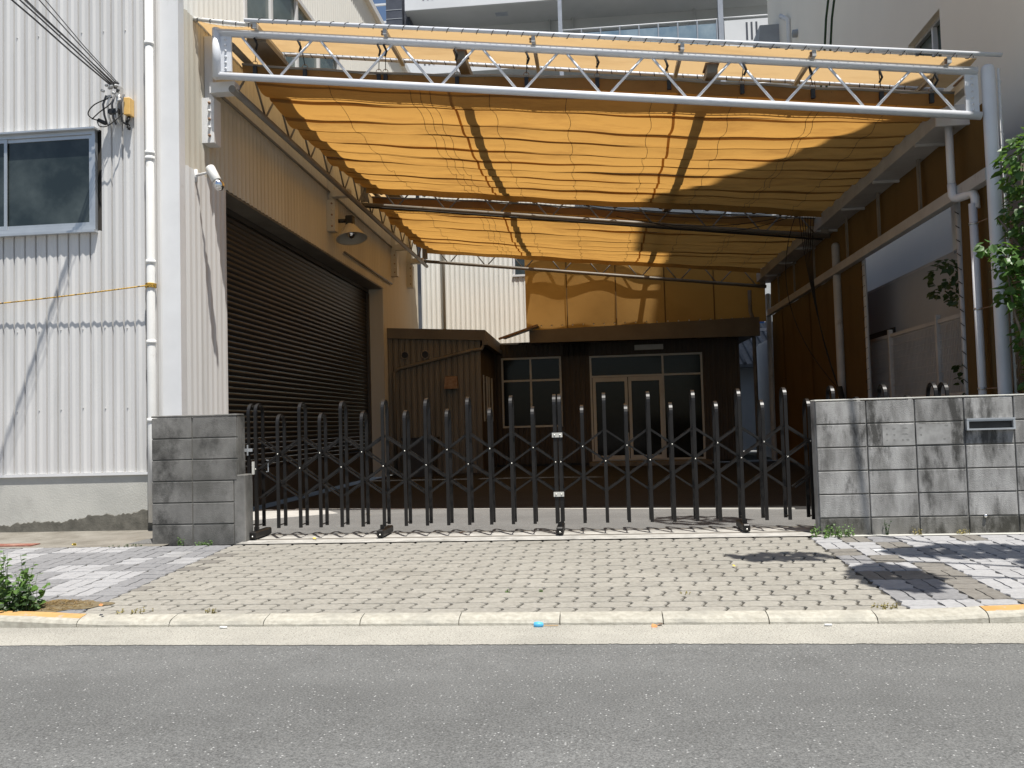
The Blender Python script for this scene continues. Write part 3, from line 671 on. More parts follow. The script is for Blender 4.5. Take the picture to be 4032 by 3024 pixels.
# steel rails over the cloth (their shadows stripe the awning) and lattice along the warehouse
MB().box(-3.83,9.17,5.44,-3.60,20.35,5.50).build('edge_shadow_rail','steel_brown',cf)  # wide rail added so that its shadow darkens the awning's left edge
for X in (-1.38,1.36,3.99):
    z=ztop(X)-.02
    b=MB().box(X-.055,9.17,z-.11,X+.055,20.35,z-.02).build('purlin','steel_brown' if X<3 else 'cream_shaded_siding',cf); MB().box(X-.075,9.15,z-.02,X+.075,9.40,z-.005).build('flange','rusty',b)
zl=5.42
lt_=MB().tube([(-4.0,9.15,4.92),(-4.0,20.3,4.92)],.042,10).build('wall_truss','steel_brown',cf)
MB().tube([(-4.0,9.15,5.42),(-4.0,20.3,5.42)],.040,10).build('top_chord','steel_brown',lt_)
n=26
for i in range(n):
    y0=9.3+10.9*i/n; y1=9.3+10.9*(i+1)/n
    a,b=((5.40,4.94) if i%2 else (4.94,5.40)); MB().tube([(-4.0,y0,a),(-4.0,y1,b)],.014,6).build('web_bar','steel_brown',lt_)
for Y in (9.32,13.85,18.3,19.9):
    first=Y<9.5; mm='white_trim' if first else 'cream_shaded_siding'
    b=MB().box(XS+.03,Y-.03,4.87,XS+.13,Y+.06,5.62).build('wall_bracket',mm,cf)
    MB().box(XS+.02,Y-.10,4.34,XS+.17,Y+.08,4.865).build('bracket_foot',mm,b)
    MB().box(XS+.13,Y-.12,4.93-.02,-3.99,Y+.02,5.05-.02).build('bracket_arm',mm,b)
    for k in range(5): MB().lathe([(.016,0),(.016,.02),(.001,.024)],(XS+.12,Y-.1005,4.42+.095*k),6,(0,-1,0)).build('bracket_bolt',mm if k%2 else 'rusty',b)
MB().tube([(XS+.06,9.5,5.06),(XS+.06,13.8,5.02),(XS+.06,18.2,4.98)],.02,8).build('conduit','steel_brown',cf)
MB().tube([(XS+.07,14.6,4.15),(XS+.07,18.1,4.15)],.022,8).build('conduit','steel_brown',cf)
# red-tipped hanging rail under the middle truss
MB().tube([(-4.05,14.72,4.98),(3.9,14.72,ztop(3.9,-.56))],.018,8).build('slide_rail','black_plastic',cf)

# ------------------------------------------------------------------ cloth
def awning(name,label,y0,y1,npleat,seed):
    rnd=random.Random(seed)
    x0,x1=-3.93,3.87
    aw=thing(name,label,'awning')
    amp=[rnd.uniform(.025,.062) for _ in range(npleat)]
    sl=[rnd.uniform(-.03,.03) for _ in range(npleat)]
    edges=[0]+sorted((i+rnd.uniform(-.12,.12))/npleat for i in range(1,npleat))+[1]
    ph=[rnd.uniform(0,6.28) for _ in range(npleat+1)]
    def fn(u,v):
        X=x0+(x1-x0)*u
        k=max(i for i in range(npleat) if edges[i]<=v+1e-9)
        t=(v-edges[k])/(edges[k+1]-edges[k])
        sag=-.17*math.sin(math.pi*v)*(.75+.25*math.sin(math.pi*u))*(1-.75*u**5)
        z=5.22+SL*(X+3.9)*.85+.06*v+sag-amp[k]*4*(t*(1-t))**1*(.8+.5*math.sin(u*5+ph[k])**2)-.02*math.sin(u*9+ph[k]*2)*(1 if k%3==0 else .4)
        z-=.012*math.sin(math.pi*u*8)**2   # hung from the rings
        return (X+.01*math.sin(v*40),y0+(y1-y0)*v+.015*math.sin(u*11+ph[k]),z)
    g=MB(); g.grid(90,npleat*8,fn); g.build('cloth','awning',aw)
    def surf(u,v): return Vector(fn(u,v))
    # battens, front and back pipes
    for i,e in enumerate(edges):
        pts=[surf(u/24,min(e,.9999)) for u in range(25)]
        for p in pts: p.z+=.014
        MB().tube(pts,.014 if i in (0,npleat) else .009,6).build('batten','steel_brown' if i in (0,npleat) else 'rusty',aw)
    # sewn batten sleeves and panel seams: a second layer of cloth
    for i,e in enumerate(edges[1:-1]):
        w=rnd.uniform(.003,.007); dd=rnd.uniform(-.3,.6)
        gg=MB(); gg.grid(60,2,lambda a,b:tuple(surf(a,min(.9999,max(0,e+w*(b-.5+dd*.5)*(1+.25*math.sin(a*7+i)))))+Vector((0,0,-.014)))); gg.build('batten_sleeve','awning',aw)
    for u0 in (.30,.635):
        gg=MB(); gg.grid(1,npleat*6,lambda a,b:tuple(surf(u0+.0022*(a-.5)*2,b*.9999)+Vector((0,0,-.010)))); gg.build('panel_seam','awning',aw)
    # draw cords running front to back through rings
    for u in (.115,.24,.255,.27,.36,.475,.60,.715,.83,.84,.93):
        pts=[surf(u+.002*math.sin(j),j/40*.999)+Vector((0,0,-.02)) for j in range(41)]
        MB().tube(pts,.0028,4).build('draw_cord','black_cord',aw)
    # valance strip at the front and back edge
    for v,dz in ((0,.0),(.9999,.0)):
        gg=MB(); gg.grid(60,2,lambda a,b:tuple(surf(a,v)+Vector((0,(.03 if v<.5 else -.02)*b,-.12*b)))); gg.build('valance','awning',aw)
    return aw,surf
A1,s1=awning('awning','front bay of sagging orange pleated cloth awning over the gateway',9.28,14.55,12,3)
A2,s2=awning('awning','rear bay of orange pleated cloth awning, beyond the middle truss',15.0,19.95,12,5)
# bungee cords from the truss down to the front pipe
for i,u in enumerate((.02,.095,.205,.215,.32,.42,.52,.62,.72,.815,.905,.97)):
    p=s1(u,0); X=p.x*.985+random.uniform(-.05,.05); top=Vector((X,9.12,ztop(X,-.05)))
    b=MB().tube([top,p+Vector((0,0,.05))],.005,5).build('bungee_cord','black_cord',A1)
    MB().box(p.x-.022,p.y-.022,p.z-.10,p.x+.022,p.y+.012,p.z+.0).build('clip','black_plastic',b)
    MB().tube([top+Vector((-.01,-.045,.0)),top+Vector((.02,-.03,-.07)),top+Vector((-.005,-.01,-.12))],.013,5).build('knot','black_cord',b)
    rg=[p+Vector((.03*math.cos(a*.6283),-.01,.03+.03*math.sin(a*.6283))) for a in range(11)]
    MB().tube(rg,.004,4).build('ring','rusty',b)
# pulleys and coils at the middle truss
for i,u in enumerate((.03,.13,.28,.38,.5,.56,.66,.76,.86,.95)):
    p=s1(u,.9999); cpos=p+Vector((0,.16,-.02))
    rg=[cpos+Vector((.06*math.cos(a*.5236),.01*math.sin(a),.06*math.sin(a*.5236))) for a in range(13)]
    b=MB().tube(rg,.010,5).build('cord_coil','black_cord',A1)
    MB().tube([cpos+Vector((.0,0,.05)),cpos+Vector((.02,0,.2))],.008,5).build('hook','black_cord',b)
def flap(name,label,yf,yb,x0,x1,off,m='steel_white',detail=True):
    fl_=thing(name,label,'rain flap')
    MB().grid(60,6,lambda u,v:(x0+.04+(x1-x0-.08)*u,yf+.05+(yb-yf-.10)*v,ztop(x0+(x1-x0)*u,off)-.012*math.sin(math.pi*v)-.01*math.sin(u*40)*math.sin(math.pi*v))).build('cloth','flap',fl_)
    for y in (yf,yb):
        pp=MB().tube([(x0-.05,y,ztop(x0,off)),(x1+.18 if y==yf else x1-.05,y,ztop(x1,off))],.022,10).build('pipe',m,fl_)
        n=int((x1-x0)/.165)
        for i in range(n):
            X=x0+.04+(x1-x0-.08)*(i+.5)/n; z=ztop(X,off); s=1 if y==yf else -1
            P=[(X-.03,y+s*.055,z-.004),(X-.02,y+s*.004,z-.027),(X,y-s*.026,z),(X+.03,y-.0,z+.026),(X+.05,y+s*.055,z+.0)]
            MB().tube(P,.0045,4).build('lacing','black_cord',pp)
    return fl_
FO=.11
F1=flap('rain_flap','long cream cloth strip laced between two pipes above the front truss',8.98,9.86,-3.72,4.05,FO)
for X in (-3.66,-2.18,-.55,1.03,2.38,3.72):
    z=ztop(X,FO)
    b=MB().hexa([(X-.02,8.98,z-.085),(X+.02,8.98,z-.085),(X+.02,9.90,z-.055),(X-.02,9.90,z-.055),(X-.02,8.98,z-.022),(X+.02,8.98,z-.022),(X+.02,9.90,z-.022),(X-.02,9.90,z-.022)]).build('bracket','steel_grey',F1)
    for zz in (-.045,-.075): MB().lathe([(.014,0),(.014,.02),(.001,.022)],(X-.021,9.0,z+zz),6,(-1,0,0)).build('bracket_bolt','rusty',b)
F0=thing('wall_flap','cream cloth strip closing the gap between awning and warehouse wall','rain flap')
MB().grid(6,60,lambda u,v:(-4.395+.70*u,9.05+11.3*v,5.70-.13*u-.03*math.sin(math.pi*u)+.01*math.sin(v*90))).build('cloth','flap',F0)
for (x_,z_) in ((-4.385,5.71),(-3.70,5.585)): MB().tube([(x_,9.0,z_),(x_,20.4,z_)],.018,8).build('pipe','pipe_white',F0)
pp=MB().tube([(-4.40,9.02,5.70),(-3.70,9.02,5.575)],.022,10).build('pipe','pipe_white',F0)
for i in range(5):
    X=-4.33+.15*i; z=5.70-.179*(X+4.4); MB().tube([(X-.03,9.07,z),(X-.01,9.02,z-.026),(X,8.99,z),(X+.03,9.03,z+.026),(X+.05,9.07,z)],.0045,4).build('lacing','black_cord',pp)
F2=flap('rain_flap','cream cloth strip laced above the middle truss',14.72,15.45,-3.7,3.95,.10,'pipe_white')

# curtains
def curtain_x(name,label,X,y0,y1,z0,z1,seams,lace=None):
    t=thing(name,label,'curtain')
    MB().grid(24,8,lambda u,v:(X+.012*math.sin(u*17)*math.sin(v*3+1)+.008*math.sin(u*41),y0+(y1-y0)*u,z0+(z1-z0)*v)).build('cloth','curtain',t)
    for s in seams: MB().box(X-.026,s-.03,z0,X-.020,s+.03,z1).build('seam','curtain',t)
    if lace:
        for (yy,s) in lace:
            p=MB().tube([(X-.0,yy+s*.05,z0),(X-.0,yy+s*.05,z1)],.030,10).build('edge_pipe','steel_grey',t)
            k=int((z1-z0)/.16)
            for i in range(k):
                z=z0+.05+.16*i; MB().tube([(X-.02,yy-s*.02,z),(X-.035,yy+s*.04,z+.04),(X-.01,yy+s*.085,z+.06)],.005,4).build('lacing','black_cord',p)
    return t
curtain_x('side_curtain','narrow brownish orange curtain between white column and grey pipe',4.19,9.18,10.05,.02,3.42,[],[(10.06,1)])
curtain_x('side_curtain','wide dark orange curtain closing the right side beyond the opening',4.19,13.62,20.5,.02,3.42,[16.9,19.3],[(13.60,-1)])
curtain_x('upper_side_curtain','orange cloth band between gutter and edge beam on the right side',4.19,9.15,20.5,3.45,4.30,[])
bc=thing('back_curtain','orange cloth hung under the rear truss above the office roof','curtain')
MB().grid(40,10,lambda u,v:(-1.62+5.66*u,20.42+.03*math.sin(u*9+v*3)+.02*math.sin(u*23-v*5),3.27+(ztop(-1.62+5.66*u,-.02)-3.27)*v)).build('cloth','rear_cloth',bc)
for X in (-.62,.55,1.7,2.85): MB().box(X-.012,20.37,3.29,X+.012,20.376,ztop(X,-.05)).build('seam','curtain',bc)
for i in range(22):
    X=-1.5+i*.25; MB().lathe([(.004,0),(.02,.0),(.02,.004)],(X,20.36,3.36),8,(0,-1,0)).build('eyelet','bolt',bc)

# downpipe on the right
rd=thing('right_downpipe','white plastic rainwater pipe with elbow beside the white column','downpipe')
MB().tube([(4.02,9.82,4.235),(4.02,9.82,3.50)],.042,14).build('upper_pipe','steel_white',rd)
MB().tube([(4.02,9.82,3.56),(4.02,9.82,3.44),(4.03,9.80,3.40),(4.06,9.75,3.385),(4.10,9.56,3.375),(4.11,9.50,3.36),(4.115,9.48,3.31),(4.115,9.48,3.20)],.046,14).build('elbow','steel_white',rd)
MB().tube([(4.085,9.48,3.25),(4.085,9.48,.02)],.042,14).build('lower_pipe','steel_white',rd)
for z in (3.02,2.1,1.25):
    b=MB().tube([(4.085,9.48,z),(4.085,9.48,z+.025)],.048,14).build('clamp','alu',rd); MB().tube([(4.10,9.45,z+.012),(4.14,9.16,z+.012)],.006,5).build('strap','rusty',b)

# bundle of pull cords on the right column
cb=thing('pull_cords','bundle of dark pull cords hanging from the middle truss to the column','cords')
for i in range(7):
    a=Vector((3.45+.05*i,14.62,4.42)); b=Vector((4.05,14.7,1.45)); sag=(-.45 if i==0 else -.05-.02*i)
    pts=[a.lerp(b,t/14)+Vector((sag*4*(t/14)*(1-t/14),0,-.1*(t/14)*(1-t/14))) for t in range(15)]
    MB().tube(pts,.006,4).build('cord','black_cord',cb)
for i in range(5):
    a=Vector((3.5,14.62,4.44)); b=Vector((-1.2+i*.55,14.6,5.0-.12*i+(-.1 if i>2 else 0))); pts=[a.lerp(b,t/12)-Vector((0,0,.16*4*(t/12)*(1-t/12)*(.3+.3*i))) for t in range(13)]
    MB().tube(pts,.006,4).build('cord','black_cord',cb)
MB().lathe([(.02,-.05),(.05,-.03),(.05,.03),(.02,.05)],(3.52,14.6,4.43),8,(1,0,0)).build('pulley','steel_brown',cb)
MB().tube([(4.05,14.68,1.5),(4.08,14.66,1.3),(4.06,14.7,1.0)],.05,7).build('cord_bundle','black_cord',cb)

# ================================================================== OFFICE AND ANNEX AT THE BACK OF THE YARD
of=thing('office','low office building with dark timber front and glass doors at the back of the yard','office building')
OY=20.5
siding_front(-2.5,-2.27,.05,2.95,OY,'office_wall',of); siding_front(-.80,-.13,.05,2.95,OY,'office_wall',of,step=3); siding_front(2.52,3.40,.05,2.95,OY,'office_wall',of)
siding_front(-2.27,-.80,.05,.93,OY,'office_wall',of); siding_front(-2.27,2.52,2.62,2.95,OY,'office_wall',of,step=8)
MB().box(-2.6,OY+.08,0,3.40,OY+.12,3.0).box(3.36,OY,0,3.40,OY+5,3.0).build('wall_core','office_wall',of)
MB().hexa([(-1.46,19.75,2.93),(3.72,19.75,2.90),(3.72,25,2.95),(-1.46,25,2.95),(-1.46,19.75,3.16),(3.72,19.75,3.27),(3.72,25,3.4),(-1.46,25,3.4)]).build('roof','office_fascia',of)
MB().hexa([(-1.50,19.70,2.90),(3.75,19.70,2.87),(3.75,19.745,2.87),(-1.50,19.745,2.90),(-1.50,19.70,3.19),(3.75,19.70,3.30),(3.75,19.745,3.30),(-1.50,19.745,3.19)]).build('fascia_board','office_fascia',of)
MB().box(-.2,OY-.6,-.02,2.6,OY+.02,.075).build('door_step','conc_dirty',of)
def framed(x0,x1,z0,z1,y,bars_v,bars_h,fm,gm,name,parent,w=.045):
    f=MB().box(x0,y-.05,z0,x1,y+.02,z0+w).box(x0,y-.05,z1-w,x1,y+.02,z1).box(x0,y-.05,z0+w,x0+w,y+.02,z1-w).box(x1-w,y-.05,z0+w,x1,y+.02,z1-w).build(name,fm,parent)
    X=[x0+w]+bars_v+[x1-w]; Z=[z0+w]+bars_h+[z1-w]
    for b in bars_v: MB().box(b-w/2,y-.045,z0+w,b+w/2,y+.015,z1-w).build('mullion',fm,f)
    for b in bars_h: MB().box(x0+w,y-.047,b-w/2,x1-w,y+.013,b+w/2).build('transom',fm,f)
    for i in range(len(X)-1):
        for j in range(len(Z)-1): MB().box(X[i]+.001,y-.012,Z[j]+.001,X[i+1]-.001,y-.004,Z[j+1]-.001).build('pane',gm,f)
    return f
framed(-2.26,-.81,.93,2.62,OY,[-1.55],[2.06],'alu_dull','door_glass','window',of)
dr=framed(-.13,2.53,.08,2.60,OY,[1.60],[2.10],'alu_dull','door_glass','entrance',of)
for (a,b) in ((-.07,.755),(.775,1.575)):
    MB().box(a,OY-.075,.10,b,OY-.052,.21).box(a,OY-.075,1.97,b,OY-.052,2.07).box(a,OY-.075,.21,a+.07,OY-.052,1.97).box(b-.07,OY-.075,.21,b,OY-.052,1.97).build('door_leaf','alu_dull',dr)
MB().tube([(.735,OY-.11,.75),(.735,OY-.11,1.25)],.014,8).build('door_handle','black_plastic',dr)
MB().box(.95,OY-.16,2.70,1.62,OY-.06,2.82).build('lamp_box','alu_dull',of)

an=thing('annex','small shed with vertical boards, two round vents and sloping gutter pipe','shed')
AY=17.8
siding_front(-4.41,-2.44,.02,2.98,AY,'tan_board',an,step=4)
siding_side(AY+.05,20.45,.02,2.9,-2.45,'office_wall',an,step=5)
MB().hexa([(-4.40,AY-.10,2.92),(-2.28,AY-.10,2.80),(-2.28,20.5,2.8),(-4.40,20.5,2.92),(-4.40,AY-.10,3.14),(-2.28,AY-.10,3.02),(-2.28,20.5,3.0),(-4.40,20.5,3.12)]).build('roof','office_fascia',an)
MB().box(-2.34,AY-.14,2.70,-2.22,20.4,2.80).build('eaves_gutter','office_fascia',an)
MB().tube([(-2.30,AY-.08,2.74),(-2.36,AY-.08,2.62),(-2.55,AY-.08,2.60),(-4.15,AY-.08,2.26),(-4.24,AY-.08,2.20),(-4.25,AY-.08,2.08),(-4.25,AY-.08,.05)],.035,10).build('gutter_pipe','tan_board',an)
for X in (-4.02,-3.58):
    v=MB().lathe([(.095,0),(.095,.03),(.075,.035),(.07,.012)],(X,AY-.025,2.55),16,(0,-1,0)).build('round_vent','steel_brown',an)
    MB().lathe([(.001,.01),(.072,.01)],(X,AY-.025,2.55),16,(0,-1,0)).build('vent_hole','black_plastic',v)
MB().hexa([(-3.17,AY-.18,1.80),(-2.88,AY-.18,1.80),(-2.88,AY-.02,1.82),(-3.17,AY-.02,1.82),(-3.15,AY-.14,2.05),(-2.90,AY-.14,2.05),(-2.90,AY-.02,2.07),(-3.15,AY-.02,2.07)]).build('vent_hood','rusty',an)
for y0_,y1_ in ((18.2,18.8),(19.1,19.7)):
    w_=MB().box(-2.435,y0_,1.1,-2.39,y0_+.05,2.1).box(-2.435,y1_-.05,1.1,-2.39,y1_,2.1).build('window','alu_dull',an)
    MB().box(-2.43,y0_+.05,1.1,-2.415,y1_-.05,2.1).build('pane','door_glass',w_)
ps=thing('pent_sheet','tilted translucent sheet over the gap between shed and office','roof sheet')
MB().hexa([(-2.15,19.55,3.02),(-1.30,19.55,3.28),(-1.30,20.5,3.34),(-2.15,20.5,3.08),(-2.15,19.55,3.04),(-1.30,19.55,3.30),(-1.30,20.5,3.36),(-2.15,20.5,3.10)]).build('sheet','pent',ps)
MB().bar([(-2.2,19.53,3.0),(-1.28,19.53,3.29)],.03,.05).build('edge_bar','rusty',ps)
MB().box(-2.55,20.5,0,-2.45,21.4,3.0).build('gap_post','pent',ps)
bn=thing('tool_bin','dark green bin standing against the shed','bin')
MB().hexa([(-3.9,17.1,.0),(-3.35,17.1,.0),(-3.35,17.55,.0),(-3.9,17.55,.0),(-3.95,17.05,.75),(-3.3,17.05,.75),(-3.3,17.6,.75),(-3.95,17.6,.75)]).build('body','shutter_frame',bn)
MB().box(-3.97,17.03,.75,-3.28,17.62,.80).build('lid','black_plastic',bn)

# rear wing whose sunlit white wall shows above the shed
rw=thing('rear_wing','sunlit white ribbed wall of the rear wing behind the shed','building wing')
siding_front(-4.4,-.4,2.0,9.4,21.55,'sunlit_siding',rw,step=4)
MB().box(-4.4,21.6,0,-.4,21.9,9.4).build('wall_core','shutter_frame',rw)
MB().tube([(-3.80,21.45,9.2),(-3.80,21.45,3.0)],.04,8).build('downpipe','cream_shaded_siding',rw)
MB().box(-2.02,21.48,4.78,-1.2,21.56,4.83).box(-2.0,21.49,4.83,-1.95,21.56,5.9).build('window','white_trim',rw)
MB().box(-1.95,21.50,4.83,-1.2,21.51,5.9).build('pane','glass_dark',rw)

# ================================================================== NEIGHBOURING BUILDINGS
NX=4.75
nb=thing('neighbour_block','tall beige rendered building close behind the right side of the canopy','building')
MB().box(NX,7.75,3.15,16,11.67,25.5).build('upper_wall','beige_wall',nb)
MB().box(NX-.004,7.75,-.1,16,11.67,3.10).build('base_wall','shaded_base_wall',nb)
MB().box(NX+.02,7.78,3.10,15.9,11.6,3.15).build('groove','steel_grey',nb)
for zf in (4.2,7.2,10.2,13.2,16.2,19.2,22.2):
    for xw in (5.9,8.6,11.3):
        w_=MB().box(xw,7.70,zf,xw+1.6,7.76,zf+.06).box(xw,7.70,zf+1.34,xw+1.6,7.76,zf+1.4).box(xw,7.70,zf+.06,xw+.06,7.76,zf+1.34).box(xw+1.54,7.70,zf+.06,xw+1.6,7.76,zf+1.34).box(xw+.77,7.705,zf+.06,xw+.83,7.755,zf+1.34).build('window','alu',nb)
        MB().box(xw+.06,7.735,zf+.06,xw+1.54,7.748,zf+1.34).build('pane','glass_dark',w_)
fb=thing('far_neighbour_block','cream building with angled window reveal behind the beige block','building')
FX=5.48
MB().box(FX,11.67,3.15,16,13.50,25.5).box(FX,14.83,3.15,16,25.6,25.5).box(FX,13.50,3.15,16,14.83,5.6).box(FX,13.5,7.27,16,14.83,25.5).build('upper_wall','beige_wall',fb)
MB().box(FX+.18,13.50,5.6,FX+.3,14.83,7.27).build('reveal_back','glass_green',fb)
w2=MB().box(FX+.10,13.5,5.6,FX+.17,14.83,5.66).box(FX+.10,13.5,7.21,FX+.17,14.83,7.27).box(FX+.10,14.77,5.66,FX+.17,14.83,7.21).box(FX+.10,13.5,5.66,FX+.17,13.55,7.21).build('window','alu',fb)
MB().box(FX+.09,14.02,5.661,FX+.165,14.07,7.209).build('mullion','white_trim',w2)
MB().box(NX+.0,11.67,-.1,16,25.6,3.10).build('base_wall','shaded_base_wall',fb)
MB().box(NX+.02,11.7,3.10,15.9,25.5,3.15).build('groove','steel_grey',fb)
MB().box(NX-.02,13.95,2.30,NX+.1,15.6,2.39).build('dark_louvre','black_plastic',fb)
MB().tube([(FX-.05,22.9,9.5),(FX-.05,22.9,11.6),(FX-.15,23.3,11.9)],.06,10).build('vent_pipe','pipe_white',fb)
MB().hexa([(4.85,24.2,10.9),(FX,24.2,10.9),(FX,25.2,10.9),(4.85,25.2,10.9),(4.95,24.2,12.1),(FX,24.2,12.1),(FX,25.2,12.1),(4.95,25.2,12.1)]).build('duct','duct_grey',fb)
MB().lathe([(.10,0),(.10,.12),(.02,.14)],(FX-.0,22.2,10.9),10,(-1,0,0)).build('vent_cap','duct_grey',fb)
# apartment block far behind
ap=thing('apartment_block','grey and white apartment block with glass balcony rails above the canopy','apartment block')
AP=36.0
MB().box(-8.65,AP,0,-7.94,AP+8,26).build('dark_pier','apt_dark',ap)
for z in (18.2,18.95,19.35,17.4,16.6): MB().box(-8.66,AP-.012,z,-7.93,AP-.002,z+.022).build('pier_joint','apt_line',ap)
MB().box(-7.94,AP+.5,0,-7.70,AP+8,26).build('dark_pier','apt_dark',ap)
MB().box(-7.7,AP+1.9,0,8.6,AP+8,26).build('back_wall','apt_grey',ap)
for z,first in ((19.25,1),(16.35,0),(13.45,0),(22.15,0)):
    s=MB().box(-7.8,AP,z,8.6,AP+1.9,z+.22).build('balcony_slab','apt_grey',ap)
    MB().box(-7.8,AP-.03,z+.02,-1.2,AP-.002,z+1.25).build('parapet','apt_white',s)
    for x in (-7.0,-6.8,-6.6): MB().box(x,AP-.04,z+.42,x+.07,AP-.031,z+1.1).build('slit','apt_dark',s)
for z in (16.35,13.45,19.25,22.15):
    zr=z+1.53
    MB().tube([(-.95,AP-.02,zr),(5.62,AP-.02,zr)],.03,6).build('hand_rail','apt_white',ap)
    for i in range(9):
        x=-.93+i*.815
        MB().box(x-.025,AP-.05,z+.3,x+.025,AP,zr).build('rail_post','apt_steel',ap)
        if i<8: MB().box(x+.03,AP-.03,z+.45,x+.785,AP-.015,zr-.18).build('glass_panel','apt_glass',ap)
    pz=z+.5
    MB().box(5.9,AP-.04,pz-.35,7.75,AP,pz+.93).build('parapet','apt_white',ap)
    for x in (6.78,6.98,7.18): MB().box(x,AP-.05,pz+.05,x+.08,AP-.041,pz+.80).build('slit','apt_dark',ap)
    MB().tube([(5.85,AP-.02,pz+1.06),(7.75,AP-.02,pz+1.06)],.03,6).build('hand_rail','apt_white',ap)
for x0_,x1_ in ((-1.10,-.93),(5.66,5.87)): MB().box(x0_,AP-.06,0,x1_,AP+.14,26).build('steel_column','apt_steel',ap)
for x0_ in (-6.6,-1.55,-.5,4.9,6.0):
    MB().tube([(x0_,AP+1.75,0),(x0_,AP+1.75,26)],.05,6).build('drain_pipe','apt_grey',ap)
for z in (16.6,19.5,13.7):
    for (a,b) in ((-5.2,-1.9),(.0,3.8),(6.2,8.2)):
        w_=MB().box(a,AP+1.86,z,b,AP+1.89,z+2.0).build('balcony_door','apt_dark',ap)
for x in (4.6,6.2): MB().lathe([(.001,.02),(.09,.0),(.11,-.06),(.10,-.09)],(x,AP+1.85,18.65),10,(0,-1,0)).build('vent_cap','apt_grey',ap)
MB().box(-3.9,AP+.7,19.235,-3.35,AP+1.05,19.249).build('soffit_hatch','apt_steel',ap)
# mast with red and white bars far left in the strip of sky
ms=thing('lattice_mast','thin red and white lattice mast in the strip of blue sky','mast')
for i in range(4): MB().box(-26.5,90,43.5+i*2.0,-21.0,90.2,43.7+i*2.0).build('cross_bar','apt_white',ms)
MB().bar([(-23.6,90,30),(-24.6,90,48.5)],.35,.35).build('strut','red_cover',ms)
# tiled house seen through the gap at right
th=thing('tiled_house','small dark tiled roof glimpsed through the gap beside the office','house')
MB().box(3.95,27,0,7.5,33,2.7).build('wall','apt_grey',th)
MB().hexa([(3.6,26.4,2.55),(7.8,26.4,2.55),(7.8,33,2.7),(3.6,33,2.7),(3.6,26.4,2.65),(7.8,26.4,2.65),(7.8,30,4.3),(3.6,30,4.3)]).build('roof','tile_roof',th)
for i in range(14): MB().tube([(3.7+i*.28,26.38,2.66),(3.7+i*.28,29.9,4.3)],.06,6).build('tile_row','tile_roof',th)
tag(MB().box(3.6,23.4,3.35,4.7,23.5,3.42).box(3.5,23.45,2.2,3.56,23.5,3.9).build('drying_rack','apt_white'),'white bar of a drying rack glimpsed right of the office','drying rack')
tag(MB().box(3.9,24.0,3.62,4.7,24.1,3.8).build('blue_sheet','bluish'),'scrap of blue sheet glimpsed above the drying rack','sheet')
tag(MB().tube([(3.66,20.3,4.0),(3.66,20.3,3.5),(3.72,20.3,3.3),(3.72,20.3,.05)],.045,8).build('rear_downpipe','steel_brown'),'dark rain pipe beside the rear canopy column','downpipe')

# mesh fence beyond the opening
fe=thing('mesh_fence','pale steel mesh fence seen through the opening at right','fence')
EX=4.46
for y in (8.0,9.75,11.54,13.35,15.15): MB().box(EX-.03,y-.03,0,EX+.03,y+.03,2.29).build('fence_post','steel_grey',fe)
for z in (2.20,1.24): MB().box(EX-.015,7.8,z-.025,EX+.015,15.3,z+.025).build('rail','steel_grey',fe)
g=MB()
y=7.85
while y<15.2: g.box(EX-.003,y-.003,.3,EX+.003,y+.003,2.17); y+=.05
z=.35
while z<2.17: g.box(EX-.007,7.8,z-.003,EX-.003,15.3,z+.003); z+=.10
o=g.build('wire_mesh','steel_grey',fe); o['kind']='stuff'
MB().box(EX-.07,7.8,0,EX+.07,15.4,.45).build('fence_kerb','conc_dirty',fe)

# cables at upper right
pts=[Vector((5.2,10.6,5.6)).lerp(Vector((5.9,6.0,11.0)),t/10) for t in range(11)]
tag(MB().tube(pts,.022,6).build('twisted_cable','black_cord'),'thick black twisted cable crossing the beige wall at upper right','cable')
for i in range(2):
    pts=[Vector((4.30+.10*i,16.5,6.6)).lerp(Vector((5.05+.12*i,16.0,11.4)),t/10)+Vector((.05*math.sin(t),0,0)) for t in range(11)]
    tag(MB().tube(pts,.022,6).build('green_cable','leaf_dark'),('left' if i==0 else 'right')+' one of two dark green cables hanging before the cream wall','cable','pair of green cables')

# ================================================================== PLANTS
def leaf(g,c,s,nrm,dirv):
    n_=Vector(nrm).normalized(); d=Vector(dirv); d=(d-n_*d.dot(n_)).normalized(); w=n_.cross(d); o=len(g.v)
    for a,b,h in ((0,0,0),(.25,.36,.05),(.6,.33,.04),(1,0,-.08),(.6,-.33,.04),(.25,-.36,.05)): g.v.append(tuple(Vector(c)+d*a*s+w*b*s+n_*h*s))
    g.f.append((o,o+1,o+2,o+3)); g.f.append((o,o+3,o+4,o+5))
def rv(a=1): return Vector((random.uniform(-a,a),random.uniform(-a,a),random.uniform(-a,a)))
def crown(g,blobs,n,s0,s1):
    for (c,r,k) in blobs:
        c=Vector(c); r=Vector(r)
        for i in range(int(n*k)):
            v=rv(); 
            while v.length>1 or v.length<.2: v=rv()
            v=v.normalized()*(v.length**.5)
            p=c+Vector((v.x*r.x,v.y*r.y,v.z*r.z)); nn=Vector((v.x*.6,v.y*.6-.35,.75+v.z*.4))+rv(.55)
            leaf(g,p,random.uniform(s0,s1),nn,Vector((v.x,v.y,-.5))+rv(.6))
tr=thing('garden_tree','leafy green tree behind the block wall at the right edge','tree')
def limb(P,r0,r1,t,m='bark',name='limb'):
    MB().tube(P,[r0+(r1-r0)*i/(len(P)-1) for i in range(len(P))],7).build(name,m,t)
limb([(4.030,8.25,0),(4.020,8.25,1.2),(4.050,8.3,2.2),(4.020,8.28,3.4)],.05,.015,tr,name='trunk')
